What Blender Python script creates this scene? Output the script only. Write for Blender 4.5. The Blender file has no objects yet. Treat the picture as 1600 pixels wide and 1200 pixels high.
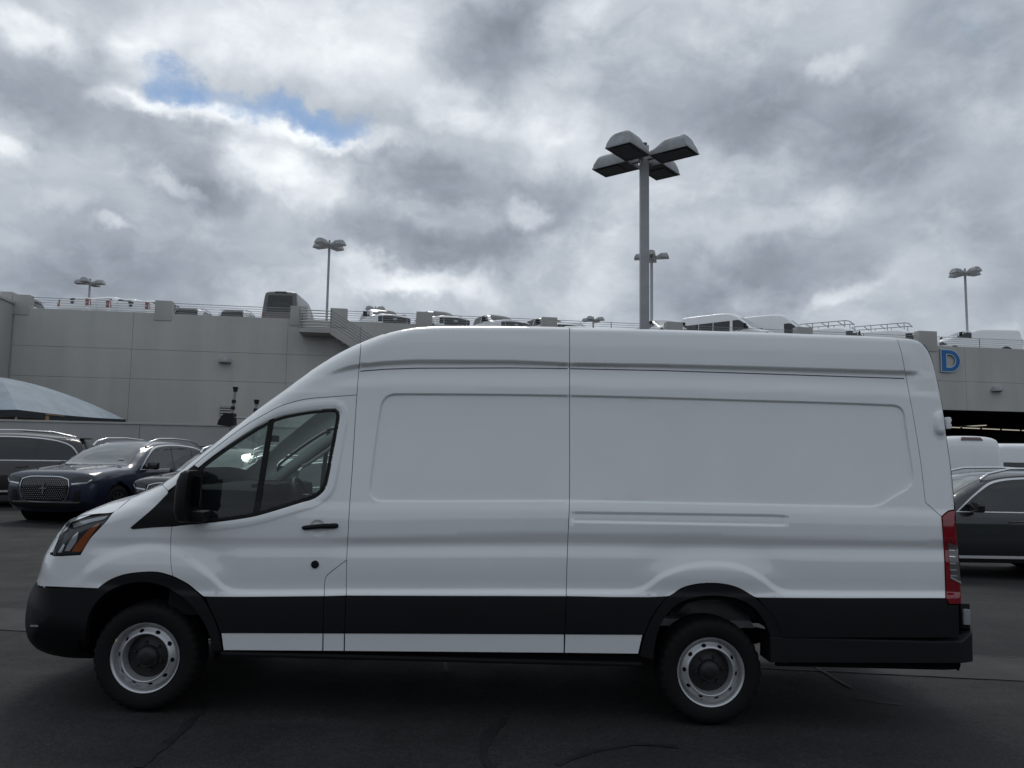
import bpy, bmesh, math, random
import numpy as np
from mathutils import Vector, Matrix
from mathutils.geometry import delaunay_2d_cdt

R = math.radians
rng = random.Random(7)
sc = bpy.context.scene
col = sc.collection

# ------------------------------------------------------------------ camera
F_PX = 1200.0                      # focal length in pixels of a 1600 px wide frame
EYE = 1.68
PITCH, ROLL = R(5.35), R(0.85)
cam_d = bpy.data.cameras.new('camera')
cam_d.sensor_width = 36.0
cam_d.lens = F_PX / 1600.0 * 36.0
cam_d.clip_start, cam_d.clip_end = 0.05, 6000.0
cam = bpy.data.objects.new('camera', cam_d)
col.objects.link(cam)
fwd = np.array([0.0, math.cos(PITCH), math.sin(PITCH)])
r0 = np.array([1.0, 0.0, 0.0])
u0 = np.array([0.0, -math.sin(PITCH), math.cos(PITCH)])
CR = r0 * math.cos(ROLL) + u0 * math.sin(ROLL)
CU = -r0 * math.sin(ROLL) + u0 * math.cos(ROLL)
CAM = np.array([0.0, 0.0, EYE])
cam.matrix_world = Matrix(((CR[0], CU[0], -fwd[0], CAM[0]), (CR[1], CU[1], -fwd[1], CAM[1]),
                           (CR[2], CU[2], -fwd[2], CAM[2]), (0, 0, 0, 1)))
sc.camera = cam

def rays(px, py):
    """direction (unit along the view axis) through a point of the photograph, 1600 x 1200"""
    px = np.asarray(px, float); py = np.asarray(py, float)
    return fwd + (px[..., None] - 800) / F_PX * CR + (600 - py[..., None]) / F_PX * CU
def proj(p):
    q = np.asarray(p, float) - CAM
    w = q @ fwd
    return 800 + F_PX * (q @ CR) / w, 600 - F_PX * (q @ CU) / w
def at_depth(px, py, y):
    """point on the ray at world distance y in front of the camera"""
    d = rays(np.array(px), np.array(py))
    return CAM + d * (y / d[1])

# ------------------------------------------------------------------ render settings
sc.render.engine = 'CYCLES'
sc.cycles.use_denoising = True
try: sc.cycles.denoiser = 'OPENIMAGEDENOISE'
except Exception: pass
sc.cycles.max_bounces = 8
sc.cycles.transparent_max_bounces = 12
sc.cycles.sample_clamp_indirect = 4.0
sc.cycles.caustics_reflective = False
sc.cycles.caustics_refractive = False
sc.view_settings.view_transform = 'Standard'
sc.view_settings.look = 'None'
sc.view_settings.exposure = 0.32
sc.view_settings.gamma = 1.0
sc.view_settings.use_curve_mapping = False

# ------------------------------------------------------------------ sky
SUN_EL, SUN_AZ = R(52), R(-12)      # azimuth from +Y, negative to the left
sun_dir = np.array([math.sin(SUN_AZ) * math.cos(SUN_EL), math.cos(SUN_AZ) * math.cos(SUN_EL), math.sin(SUN_EL)])
class NT:
    """small helper to wire node trees"""
    def __init__(s, tree): s.t = tree; s.n = tree.nodes; s.l = tree.links
    def new(s, typ, **kw):
        n = s.n.new(typ)
        for k, v in kw.items(): setattr(n, k, v)
        return n
    def put(s, sock, v):
        if isinstance(v, bpy.types.NodeSocket): s.l.new(v, sock)
        elif v is not None: sock.default_value = v
    def math(s, op, a, b=None, c=None, clamp=False):
        n = s.new('ShaderNodeMath', operation=op, use_clamp=clamp)
        s.put(n.inputs[0], a)
        if b is not None: s.put(n.inputs[1], b)
        if c is not None: s.put(n.inputs[2], c)
        return n.outputs[0]
    def vmath(s, op, a, b=None, scale=None):
        n = s.new('ShaderNodeVectorMath', operation=op)
        s.put(n.inputs[0], a)
        if b is not None: s.put(n.inputs[1], b)
        if scale is not None: s.put(n.inputs['Scale'], scale)
        return n.outputs['Value'] if op in ('DOT_PRODUCT', 'LENGTH') else n.outputs[0]
    def comb(s, x, y, z):
        n = s.new('ShaderNodeCombineXYZ'); s.put(n.inputs[0], x); s.put(n.inputs[1], y); s.put(n.inputs[2], z)
        return n.outputs[0]
    def noise(s, vec, scale, detail=4, rough=.5, dist=0., out='Fac'):
        n = s.new('ShaderNodeTexNoise'); s.put(n.inputs['Vector'], vec)
        n.inputs['Scale'].default_value = scale; n.inputs['Detail'].default_value = detail
        n.inputs['Roughness'].default_value = rough; n.inputs['Distortion'].default_value = dist
        return n.outputs[out]
    def step(s, v, lo, hi, a=0., b=1.):
        n = s.new('ShaderNodeMapRange', interpolation_type='SMOOTHSTEP')
        s.put(n.inputs[0], v); n.inputs[1].default_value = lo; n.inputs[2].default_value = hi
        n.inputs[3].default_value = a; n.inputs[4].default_value = b
        return n.outputs[0]
    def mix(s, f, a, b, blend='MIX'):
        n = s.new('ShaderNodeMix', data_type='RGBA', blend_type=blend)
        s.put(n.inputs[0], f); s.put(n.inputs[6], a); s.put(n.inputs[7], b)
        return n.outputs[2]

world = bpy.data.worlds.new('World'); sc.world = world; world.use_nodes = True
w = NT(world.node_tree); w.n.clear()
SKY_STRENGTH = 0.1
tc = w.new('ShaderNodeTexCoord').outputs['Generated']
dvec = w.vmath('NORMALIZE', tc)
sp = w.new('ShaderNodeSeparateXYZ'); w.l.new(dvec, sp.inputs[0])
X, Y, Z = sp.outputs
yy = w.math('MAXIMUM', Y, 0.04)
warp1 = w.vmath('SUBTRACT', w.noise(dvec, 5.0, 5, .55, out='Color'), (.5, .5, .5))
warp2 = w.vmath('SUBTRACT', w.noise(dvec, 19.0, 5, .6, out='Color'), (.5, .5, .5))
uv = w.comb(w.math('DIVIDE', X, yy), w.math('DIVIDE', Z, yy), 0.)
uvw = w.vmath('ADD', uv, w.vmath('ADD', w.vmath('SCALE', warp1, scale=.16), w.vmath('SCALE', warp2, scale=.06)))
uvh = w.vmath('ADD', uv, w.vmath('ADD', w.vmath('SCALE', warp1, scale=.06), w.vmath('SCALE', warp2, scale=.10)))
def px_uv(px, py):
    d = rays(np.array(float(px)), np.array(float(py)))
    return d[0] / d[1], d[2] / d[1]
def blob(acc, vec, cx, cy, rx, ry, ang, amp):
    """adds a soft elliptical mass of cloud (amp > 0: thin and bright, amp < 0: thick and grey)"""
    m = w.new('ShaderNodeMapping', vector_type='TEXTURE'); w.l.new(vec, m.inputs[0])
    cu, cv = px_uv(cx, cy)
    m.inputs['Location'].default_value = (cu, cv, 0)
    m.inputs['Rotation'].default_value = (0, 0, R(ang))
    m.inputs['Scale'].default_value = (rx / F_PX * 1.35, ry / F_PX * 1.35, 1)
    g = w.new('ShaderNodeTexGradient', gradient_type='SPHERICAL'); w.l.new(m.outputs[0], g.inputs[0])
    return w.math('MULTIPLY_ADD', w.step(g.outputs['Fac'], 0., .75), amp, acc)
#        cx    cy   rx   ry  ang  amp   (photograph pixels, counter-clockwise degrees)
CLOUDS = [
    (60, 55, 110, 35, -25, .13), (240, 75, 80, 55, 40, .10), (90, 150, 170, 70, -5, -.11), (160, 95, 90, 40, 0, -.03),
    (480, 50, 260, 85, 0, .12), (560, 120, 170, 60, -10, .08), (760, 80, 110, 110, 60, -.17), (850, 40, 120, 60, 0, -.10),
    (350, 185, 190, 26, -19, .20), (200, 150, 60, 22, -10, .14), (520, 232, 110, 22, 0, .14),
    (265, 235, 90, 70, -20, -.13), (325, 300, 70, 40, -20, -.12), (400, 265, 75, 45, -10, .11), (470, 300, 90, 40, -15, .10),
    (670, 300, 160, 48, -3, -.16), (640, 240, 130, 30, 0, -.02), (610, 385, 150, 45, -8, -.13), (740, 395, 90, 50, 0, -.10),
    (600, 450, 90, 30, -15, .13), (690, 462, 110, 26, 0, .13), (200, 400, 320, 70, 0, -.07), (100, 440, 240, 60, 0, -.06),
    (8, 245, 40, 26, 0, .14), (150, 357, 45, 14, 0, .13), (80, 312, 50, 24, 0, .07), (250, 275, 50, 14, -25, .12), (150, 250, 120, 40, 0, .02),
    (1110, 150, 240, 105, -5, -.11), (1190, 185, 110, 60, -10, -.05), (1300, 115, 60, 26, 10, .13), (910, 45, 90, 36, 20, .09),
    (1340, 250, 130, 80, 25, -.13), (1400, 180, 130, 80, 0, -.05), (1530, 70, 130, 110, 0, -.08), (1530, 190, 100, 50, 0, .04),
    (900, 215, 90, 90, 0, .07), (850, 350, 110, 60, 30, -.13), (815, 355, 40, 32, 0, .17), (930, 390, 110, 50, 0, .05),
    (1200, 345, 240, 26, 5, .06), (1180, 430, 170, 55, 5, -.12), (1310, 468, 70, 20, 15, .10), (1440, 440, 110, 40, 10, .06),
    (1550, 420, 110, 80, 0, -.06), (1130, 255, 150, 26, 0, .03), (700, 190, 110, 40, -15, .07), (1060, 300, 160, 30, 10, .04), (1480, 330, 150, 40, 10, -.05),
]
q = w.vmath('MULTIPLY', dvec, (1., 1., 1.55))
qw = w.vmath('ADD', q, w.vmath('SCALE', w.vmath('SUBTRACT', w.noise(q, 6.0, 4, .5, out='Color'), (.5, .5, .5)), scale=.10))
n1 = w.noise(w.vmath('ADD', q, (3.7, 1.2, 0)), 4.2, 6, .5, .2)
n2 = w.noise(w.vmath('ADD', qw, (9.1, 4.4, 0)), 19.0, 9, .60, .0)
n3 = w.noise(w.vmath('ADD', qw, (2.3, 7.4, 0)), 8.5, 9, .58, .0)
puff = w.math('ABSOLUTE', w.math('MULTIPLY_ADD', n3, 2., -1.))          # rounded heads with dark folds between them
tone = w.math('MULTIPLY_ADD', w.math('SUBTRACT', n1, .5), .19, .668)
tone = w.math('MULTIPLY_ADD', w.math('SUBTRACT', n2, .5), .125, tone)
tone = w.math('MULTIPLY_ADD', w.math('SUBTRACT', n3, .5), .165, tone)
tone = w.math('MULTIPLY_ADD', w.math('SUBTRACT', w.math('MINIMUM', puff, .4), .15), .13, tone)
sund = w.math('MAXIMUM', w.vmath('DOT_PRODUCT', dvec, tuple(sun_dir)), 0.)
tone = w.math('MULTIPLY_ADD', w.math('POWER', sund, 5.), .10, tone)
for b in CLOUDS: tone = blob(tone, uvw, *b[:5], b[5] * (.80 if b[5] < 0 else .90))
tone = w.math('MINIMUM', w.math('MAXIMUM', tone, .40), .965)
lum = w.math('POWER', tone, 2.2)
tint = w.mix(w.step(tone, .5, .9), (.855, .974, 1.145, 1), (.955, 1.0, 1.045, 1))
cloud = w.vmath('SCALE', tint, scale=w.math('MULTIPLY', lum, 1.0 / SKY_STRENGTH))
hole = 0.
for b in [(280, 124, 70, 48, -20, 1.15), (345, 158, 85, 34, -18, .45), (420, 176, 100, 38, -12, .70), (505, 198, 100, 36, -12, .85), (550, 212, 50, 26, 0, .3),
          (840, 190, 40, 16, 0, .28), (590, 440, 40, 12, 0, .30), (1545, 90, 120, 70, 0, .28), (1490, 35, 70, 40, 0, .25)]:
    hole = blob(hole, uvh, *b)
n4 = w.noise(w.vmath('ADD', qw, (4.2, 1.1, 3.)), 15., 9, .60, .2)
wisps = w.math('MULTIPLY_ADD', w.math('SUBTRACT', n4, .5), 2.2, hole)
mask = w.math('MULTIPLY', w.step(wisps, .10, 1.75), w.step(hole, .05, .6))
sky_tex = w.new('ShaderNodeTexSky', sky_type='NISHITA')
sky_tex.sun_disc = False; sky_tex.air_density = 1.0; sky_tex.dust_density = .2; sky_tex.ozone_density = 3.0; sky_tex.sun_elevation = SUN_EL; sky_tex.sun_rotation = SUN_AZ
blue = w.mix(.18, w.vmath('MULTIPLY', sky_tex.outputs[0], (.54, .68, .74)), (5.2, 5.6, 6.2, 1))
final = w.mix(mask, cloud, blue)
bg = w.new('ShaderNodeBackground'); w.l.new(final, bg.inputs[0]); bg.inputs[1].default_value = SKY_STRENGTH
wo = w.new('ShaderNodeOutputWorld'); w.l.new(bg.outputs[0], wo.inputs[0])
try: world.cycles.sampling_method = 'MANUAL'; world.cycles.sample_map_resolution = 512
except Exception: pass

sun_d = bpy.data.lights.new('sun', 'SUN'); sun_d.energy = 0.7; sun_d.angle = R(18); sun_d.color = (1.0, .96, .9)
sun = bpy.data.objects.new('sun', sun_d); col.objects.link(sun)
sun.rotation_euler = Vector(tuple(-sun_dir)).to_track_quat('-Z', 'Y').to_euler()

# ------------------------------------------------------------------ object helpers
def tag(o, label=None, cat=None, group=None, kind=None):
    if label: o['label'] = label
    if cat: o['category'] = cat
    if group: o['group'] = group
    if kind: o['kind'] = kind
    return o
def empty(name, loc=(0, 0, 0), rz=0., mat=None):
    o = bpy.data.objects.new(name, None); col.objects.link(o)
    if mat is not None: o.matrix_world = mat
    else: o.location = loc; o.rotation_euler = (0, 0, rz)
    o.empty_display_size = .2
    return o
def link(name, me, parent=None, mat=None):
    o = bpy.data.objects.new(name, me); col.objects.link(o)
    if mat is not None and not me.materials: me.materials.append(mat)
    if parent is not None: o.parent = parent
    return o
def copy_tree(o, parent=None):
    c = o.copy(); col.objects.link(c)
    if parent is not None: c.parent = parent
    for ch in list(o.children): copy_tree(ch, c)
    return c

class MB:
    """collects primitive shapes, then links them as one mesh object"""
    def __init__(s): s.v = []; s.f = []; s.mi = []; s.m = 0
    def add(s, vs, fs):
        b = len(s.v); s.v += [tuple(map(float, p)) for p in vs]; s.f += [tuple(i + b for i in f) for f in fs]; s.mi += [s.m] * len(fs); return s
    def box(s, c, d, bev=0., rot=None):
        cx, cy, cz = c; hx, hy, hz = d[0] / 2, d[1] / 2, d[2] / 2
        if bev <= 0:
            vs = [(x, y, z) for x in (-hx, hx) for y in (-hy, hy) for z in (-hz, hz)]
            fs = [(0, 1, 3, 2), (4, 6, 7, 5), (0, 4, 5, 1), (2, 3, 7, 6), (0, 2, 6, 4), (1, 5, 7, 3)]
        else:
            bm = bmesh.new(); bmesh.ops.create_cube(bm, size=1.0)
            for v in bm.verts: v.co = (v.co.x * 2 * hx, v.co.y * 2 * hy, v.co.z * 2 * hz)
            bmesh.ops.bevel(bm, geom=bm.edges[:], offset=bev, segments=2, affect='EDGES', profile=.7)
            bm.verts.index_update()
            vs = [tuple(v.co) for v in bm.verts]; fs = [tuple(v.index for v in f.verts) for f in bm.faces]; bm.free()
        M = Matrix(rot) if rot is not None else None
        out = []
        for p in vs:
            if M is not None: p = M @ Vector(p)
            out.append((p[0] + cx, p[1] + cy, p[2] + cz))
        return s.add(out, fs)
    def tube(s, pts, r, n=8, caps=True):
        pts = [Vector(p) for p in pts]; rs = r if isinstance(r, (list, tuple)) else [r] * len(pts)
        vs, fs = [], []
        ref = None
        for i, p in enumerate(pts):
            t = (pts[min(i + 1, len(pts) - 1)] - pts[max(i - 1, 0)]).normalized()
            if ref is None: ref = t.orthogonal().normalized()
            a = (ref - t * ref.dot(t)).normalized(); ref = a; b = t.cross(a)
            for k in range(n):
                th = 2 * math.pi * (k + .5) / n
                vs.append(p + (a * math.cos(th) + b * math.sin(th)) * rs[i])
        for i in range(len(pts) - 1):
            for k in range(n):
                k2 = (k + 1) % n
                fs.append((i * n + k, i * n + k2, (i + 1) * n + k2, (i + 1) * n + k))
        if caps:
            fs.append(tuple(range(n))[::-1]); fs.append(tuple((len(pts) - 1) * n + k for k in range(n)))
        return s.add(vs, fs)
    def lathe(s, prof, c, axis='y', n=48, wob=None):
        """prof: (radius, along) pairs round an axis"""
        vs, fs = [], []
        for j in range(n):
            th = 2 * math.pi * j / n
            for i, (r, a) in enumerate(prof):
                rr = r + (wob(i, j) if wob else 0)
                p = {'y': (rr * math.cos(th), a, rr * math.sin(th)), 'z': (rr * math.cos(th), rr * math.sin(th), a), 'x': (a, rr * math.cos(th), rr * math.sin(th))}[axis]
                vs.append((p[0] + c[0], p[1] + c[1], p[2] + c[2]))
        m = len(prof)
        for j in range(n):
            j2 = (j + 1) % n
            for i in range(m - 1): fs.append((j * m + i, j2 * m + i, j2 * m + i + 1, j * m + i + 1))
        return s.add(vs, fs)
    def prism(s, poly, p0, ex, ey, ez, depth):
        """polygon in the plane (ex, ey) at p0, extruded along ez"""
        p0, ex, ey, ez = map(np.array, (p0, ex, ey, ez)); n = len(poly)
        a = [p0 + ex * x + ey * y for x, y in poly]
        vs = a + [q_ + ez * depth for q_ in a]
        fs = [tuple(range(n))[::-1], tuple(range(n, 2 * n))] + [(i, (i + 1) % n, n + (i + 1) % n, n + i) for i in range(n)]
        return s.add(vs, fs)
    def build(s, name, mat, parent=None, smooth=None):
        me = bpy.data.meshes.new(name); me.from_pydata(s.v, [], s.f); me.update()
        for m_ in (mat if isinstance(mat, (list, tuple)) else [mat]): me.materials.append(m_)
        if s.m: me.polygons.foreach_set('material_index', s.mi)
        fix_normals(me)
        if smooth is not None:
            me.polygons.foreach_set('use_smooth', [True] * len(me.polygons)); me.set_sharp_from_angle(angle=R(smooth))
        return link(name, me, parent)
def fix_normals(me):
    bm = bmesh.new(); bm.from_mesh(me); bmesh.ops.recalc_face_normals(bm, faces=bm.faces[:]); bm.to_mesh(me); bm.free()

# ------------------------------------------------------------------ materials
def mat_new(name):
    m = bpy.data.materials.new(name); m.use_nodes = True
    t = NT(m.node_tree); b = t.n['Principled BSDF']
    return m, t, b
def mat(name, colr, rough=.5, metal=0., coat=0., noise=0., nscale=8., bump=0., bscale=60., spec=.5, coat_rough=.04, flake=0.):
    m, t, b = mat_new(name)
    oc = t.new('ShaderNodeTexCoord').outputs['Object']
    c4 = (*colr, 1)
    if noise > 0:
        n = t.noise(oc, nscale, 6, .6)
        f = t.step(n, .3, .7, 1 - noise, 1 + noise)
        t.l.new(t.vmath('SCALE', c4[:3], scale=f), b.inputs['Base Color'])
        t.l.new(t.step(n, .25, .75, max(rough - .1 * noise * 3, .02), min(rough + .1 * noise * 3, 1)), b.inputs['Roughness'])
    else:
        b.inputs['Base Color'].default_value = c4; b.inputs['Roughness'].default_value = rough
    b.inputs['Metallic'].default_value = metal
    b.inputs['Coat Weight'].default_value = coat; b.inputs['Coat Roughness'].default_value = coat_rough
    b.inputs['Specular IOR Level'].default_value = spec
    if bump > 0:
        bn = t.new('ShaderNodeBump'); bn.inputs['Strength'].default_value = bump; bn.inputs['Distance'].default_value = .004
        t.l.new(t.noise(oc, bscale, 4, .6), bn.inputs['Height']); t.l.new(bn.outputs[0], b.inputs['Normal'])
    return m
def glass_mat(name, tint, refl=1.0, rough=.0, ior=1.5):
    m = bpy.data.materials.new(name); m.use_nodes = True; t = NT(m.node_tree); t.n.clear()
    tr = t.new('ShaderNodeBsdfTransparent'); tr.inputs[0].default_value = (*tint, 1)
    gl = t.new('ShaderNodeBsdfGlossy'); gl.inputs['Roughness'].default_value = rough; gl.inputs[0].default_value = (refl, refl, refl, 1)
    ge = t.new('ShaderNodeNewGeometry'); c_ = t.math('ABSOLUTE', t.vmath('DOT_PRODUCT', ge.outputs['Normal'], ge.outputs['Incoming']))
    r0_ = ((ior - 1) / (ior + 1)) ** 2; fr = t.math('MULTIPLY_ADD', t.math('POWER', t.math('SUBTRACT', 1., c_, clamp=True), 5.), 1 - r0_, r0_)   # same from both faces of the pane
    mx = t.new('ShaderNodeMixShader'); t.l.new(fr, mx.inputs[0]); t.l.new(tr.outputs[0], mx.inputs[1]); t.l.new(gl.outputs[0], mx.inputs[2])
    o = t.new('ShaderNodeOutputMaterial'); t.l.new(mx.outputs[0], o.inputs[0])
    return m
M = {}
M['hub'] = mat('hub_paint', (.012, .012, .013), rough=.5)
M['white'] = mat('white_paint', (.85, .865, .87), rough=.42, coat=1.0, coat_rough=.02, noise=.015, nscale=1.5)
M['white'].node_tree.nodes['Principled BSDF'].inputs['Coat IOR'].default_value = 1.62
M['white_in'] = mat('white_primer', (.55, .56, .57), rough=.5)
M['dash'] = mat('dashboard_vinyl', (.020, .021, .023), rough=.9, spec=.05)
M['satin'] = mat('satin_trim', (.74, .75, .76), rough=.3, metal=.25)
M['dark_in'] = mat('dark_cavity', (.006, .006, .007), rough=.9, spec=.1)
M['trim_in'] = mat('cabin_lining', (.30, .31, .31), rough=.9, spec=.2)
M['plastic'] = mat('black_plastic', (.0085, .009, .0105), rough=.5, bump=.12, bscale=420., noise=.06, nscale=5., spec=.28)
M['plastic_dk'] = mat('dark_plastic', (.006, .006, .007), rough=.55, noise=.1, spec=.25)
M['gloss_black'] = mat('gloss_black', (.008, .008, .009), rough=.12, coat=.5)
M['rubber'] = mat('tyre_rubber', (.007, .007, .0075), rough=.75, noise=.15, nscale=10, bump=.2, bscale=160, spec=.25)
M['seal'] = mat('rubber_seal', (.008, .008, .008), rough=.6, spec=.3)
M['steel_wheel'] = mat('silver_wheel', (.58, .59, .60), rough=.38, metal=.65, noise=.05, nscale=12)
M['chrome'] = mat('chrome', (.75, .76, .77), rough=.12, metal=1.0)
M['alloy'] = mat('alloy', (.35, .35, .36), rough=.3, metal=.9)
M['red_lens'] = mat('red_lens', (.22, .006, .012), rough=.12, coat=1.0)
M['dark_red_lens'] = mat('dark_red_lens', (.07, .006, .010), rough=.15, coat=1.0)
M['clear_lens'] = mat('clear_lens', (.30, .32, .34), rough=.15, coat=1.0)
M['lens_rib'] = mat('lens_rib', (.75, .77, .8), rough=.15, metal=.6)
M['amber'] = mat('amber_lens', (.34, .085, .02), rough=.2, coat=1.0)
M['lamp_dark'] = mat('lamp_inside', (.045, .05, .055), rough=.25, metal=.4)
M['glass'] = glass_mat('window_glass', (.84, .945, .91), ior=1.5)
M['glass_front'] = glass_mat('laminated_glass', (.86, .94, .91), ior=1.5)
M['lens'] = glass_mat('lamp_glass', (.92, .93, .93), .8)
M['tint'] = mat('tinted_glass', (.012, .014, .015), rough=.03, coat=.3, spec=.6)
M['screen_glass'] = mat('windscreen_glass', (.045, .06, .058), rough=.03, coat=1.0, spec=1.0)
M['concrete_pole'] = mat('grey_pole_paint', (.36, .37, .38), rough=.55, noise=.08, nscale=3)
M['lamp_shell'] = mat('lamp_housing', (.33, .34, .35), rough=.55, noise=.18, nscale=5)
M['lamp_lens'] = mat('lamp_lens', (.03, .032, .035), rough=.35, coat=.3)
M['galv'] = mat('galvanised_steel', (.28, .29, .30), rough=.5, metal=.3)
def wall_mat(name, base, streak=.10):
    m, t, b = mat_new(name)
    oc = t.new('ShaderNodeTexCoord').outputs['Object']
    mp = t.new('ShaderNodeMapping'); t.l.new(oc, mp.inputs[0]); mp.inputs['Scale'].default_value = (.9, .9, .10)
    n = t.math('ADD', t.math('MULTIPLY', t.noise(mp.outputs[0], 1.2, 6, .6), .55), t.math('MULTIPLY', t.noise(oc, .35, 5, .6), .45))
    f = t.step(n, .32, .68, 1 - streak, 1 + streak)
    t.l.new(t.vmath('SCALE', base, scale=f), b.inputs['Base Color']); b.inputs['Roughness'].default_value = .85
    b.inputs['Specular IOR Level'].default_value = .25
    bn = t.new('ShaderNodeBump'); bn.inputs['Strength'].default_value = .25; bn.inputs['Distance'].default_value = .01
    t.l.new(t.noise(oc, 25, 5, .7), bn.inputs['Height']); t.l.new(bn.outputs[0], b.inputs['Normal'])
    return m
M['wall'] = wall_mat('painted_concrete', (.50, .495, .465), .075)
M['wall_low'] = wall_mat('painted_block', (.41, .41, .40), .06)
M['trim_grey'] = wall_mat('concrete_trim', (.45, .445, .425), .06)
def asphalt_mat():
    m, t, b = mat_new('asphalt')
    oc = t.new('ShaderNodeTexCoord').outputs['Object']
    big = t.noise(oc, .22, 6, .6, .4); mid = t.noise(oc, 1.7, 7, .65, .5); fine = t.noise(oc, 95., 3, .6)
    v = t.new('ShaderNodeTexVoronoi'); v.inputs['Scale'].default_value = 140.; t.l.new(oc, v.inputs['Vector'])
    speck = t.step(v.outputs['Distance'], .26, .08)
    rnd = t.new('ShaderNodeSeparateColor'); t.l.new(v.outputs['Color'], rnd.inputs[0])
    speck = t.math('MULTIPLY', speck, t.step(rnd.outputs[0], .86, .94))
    f = t.math('MULTIPLY', t.step(big, .3, .7, .74, 1.25), t.math('MULTIPLY', t.step(mid, .28, .72, .80, 1.2), t.math('MULTIPLY', t.step(fine, .3, .7, .6, 1.4), t.step(t.noise(oc, 26., 4, .65), .3, .7, .78, 1.22))))
    # long worn drive streaks
    mp = t.new('ShaderNodeMapping'); t.l.new(oc, mp.inputs[0]); mp.inputs['Scale'].default_value = (.25, 1.6, 1); mp.inputs['Rotation'].default_value = (0, 0, R(4))
    f = t.math('MULTIPLY', f, t.step(t.noise(mp.outputs[0], 1.3, 4, .55, .3), .3, .7, .84, 1.15))
    c = t.mix(speck, t.vmath('SCALE', (.0265, .026, .0262), scale=f), (.26, .25, .24, 1))
    t.l.new(c, b.inputs['Base Color'])
    t.l.new(t.step(mid, .3, .7, .72, .92), b.inputs['Roughness']); b.inputs['Specular IOR Level'].default_value = .3
    bn = t.new('ShaderNodeBump'); bn.inputs['Strength'].default_value = .5; bn.inputs['Distance'].default_value = .006
    t.l.new(t.math('ADD', fine, t.math('MULTIPLY', t.noise(oc, 320., 2, .5), .6)), bn.inputs['Height']); t.l.new(bn.outputs[0], b.inputs['Normal'])
    return m
M['asphalt'] = asphalt_mat()
M['gutter'] = mat('gutter_concrete', (.058, .057, .056), rough=.88, noise=.3, nscale=1.6, bump=.35, bscale=70, spec=.25)
M['tar'] = mat('tar_sealant', (.019, .019, .020), rough=.6, noise=.25, nscale=6, spec=.3)
M['mark'] = mat('faded_line_paint', (.16, .16, .155), rough=.85, noise=.4, nscale=9, spec=.2)

# ------------------------------------------------------------------ 2D polygon tools
def smooth_line(pts, spacing, closed=False, corner=38.):
    """resample a traced line: smooth through gentle bends, straight at sharp corners"""
    P = np.array(pts, float); n = len(P)
    seg = range(n if closed else n - 1)
    T = np.zeros_like(P); sharp = np.zeros(n, bool)
    for i in range(n):
        if not closed and i in (0, n - 1): sharp[i] = True; continue
        a, b = P[i] - P[i - 1], P[(i + 1) % n] - P[i]
        la, lb = np.hypot(*a), np.hypot(*b)
        ca = np.clip(a @ b / max(la * lb, 1e-9), -1, 1)
        if math.degrees(math.acos(ca)) > corner: sharp[i] = True
        else: t_ = a + b; T[i] = t_ / max(np.hypot(*t_), 1e-9)
    out = []
    for i in seg:
        a, b = P[i], P[(i + 1) % n]; L = np.hypot(*(b - a)); d = (b - a)
        ta = d if sharp[i] else T[i] * L; tb = d if sharp[(i + 1) % n] else T[(i + 1) % n] * L
        k = max(1, int(math.ceil(L / spacing)))
        for j in range(k):
            s_ = j / k
            h = (2 * s_**3 - 3 * s_**2 + 1, s_**3 - 2 * s_**2 + s_, -2 * s_**3 + 3 * s_**2, s_**3 - s_**2)
            out.append(h[0] * a + h[1] * ta + h[2] * b + h[3] * tb)
    if not closed: out.append(P[-1])
    return np.array(out)
def area2(P): return .5 * np.sum(P[:, 0] * np.roll(P[:, 1], -1) - np.roll(P[:, 0], -1) * P[:, 1])
def shrink(P, g):
    """move a closed loop inwards by g"""
    s_ = 1 if area2(P) > 0 else -1
    a = P - np.roll(P, 1, 0); b = np.roll(P, -1, 0) - P
    na = np.stack([-a[:, 1], a[:, 0]], 1) / np.maximum(np.hypot(*a.T), 1e-9)[:, None]
    nb = np.stack([-b[:, 1], b[:, 0]], 1) / np.maximum(np.hypot(*b.T), 1e-9)[:, None]
    m_ = na + nb; l = np.maximum((m_ * m_).sum(1) / 2, .35)
    return P + s_ * g * m_ / l[:, None]
def inside(loops, Q):
    r = np.zeros(len(Q), bool)
    for P in loops:
        a, b = P, np.roll(P, -1, 0)
        for (x0, y0), (x1, y1) in zip(a, b):
            c = (y0 > Q[:, 1]) != (y1 > Q[:, 1])
            if c.any():
                xi = x0 + (Q[:, 1] - y0) * (x1 - x0) / (y1 - y0 if y1 != y0 else 1e-12)
                r ^= c & (Q[:, 0] < xi)
    return r
def line_dist(P, Q, closed=False):
    """unsigned distance of points Q to a polyline, index and parameter of the nearest segment"""
    A = P if closed else P[:-1]; B = np.roll(P, -1, 0) if closed else P[1:]
    best = np.full(len(Q), 1e9); idx = np.zeros(len(Q), int); par = np.zeros(len(Q))
    for i in range(len(A)):
        d = B[i] - A[i]; L2 = max(d @ d, 1e-12)
        t_ = np.clip(((Q - A[i]) @ d) / L2, 0, 1)
        dd = np.hypot(*(Q - A[i] - t_[:, None] * d).T)
        m_ = dd < best; best[m_] = dd[m_]; idx[m_] = i; par[m_] = t_[m_]
    return best, idx, par
def cdt(loops, extra):
    """triangles filling closed loops (even-odd), with extra inner points"""
    vs = []; es = []
    for P in loops:
        b = len(vs); n = len(P); vs += [Vector(p) for p in P]; es += [(b + i, b + (i + 1) % n) for i in range(n)]
    vs += [Vector(p) for p in extra]
    o = delaunay_2d_cdt(vs, es, [], 0, 1e-5)
    V = np.array([tuple(p) for p in o[0]]); T = np.array([f for f in o[2] if len(f) == 3], int)
    c = V[T].mean(1)
    T = T[inside(loops, c)]
    used = np.unique(T); mp = -np.ones(len(V), int); mp[used] = np.arange(len(used))
    return V[used], mp[T]
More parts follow.
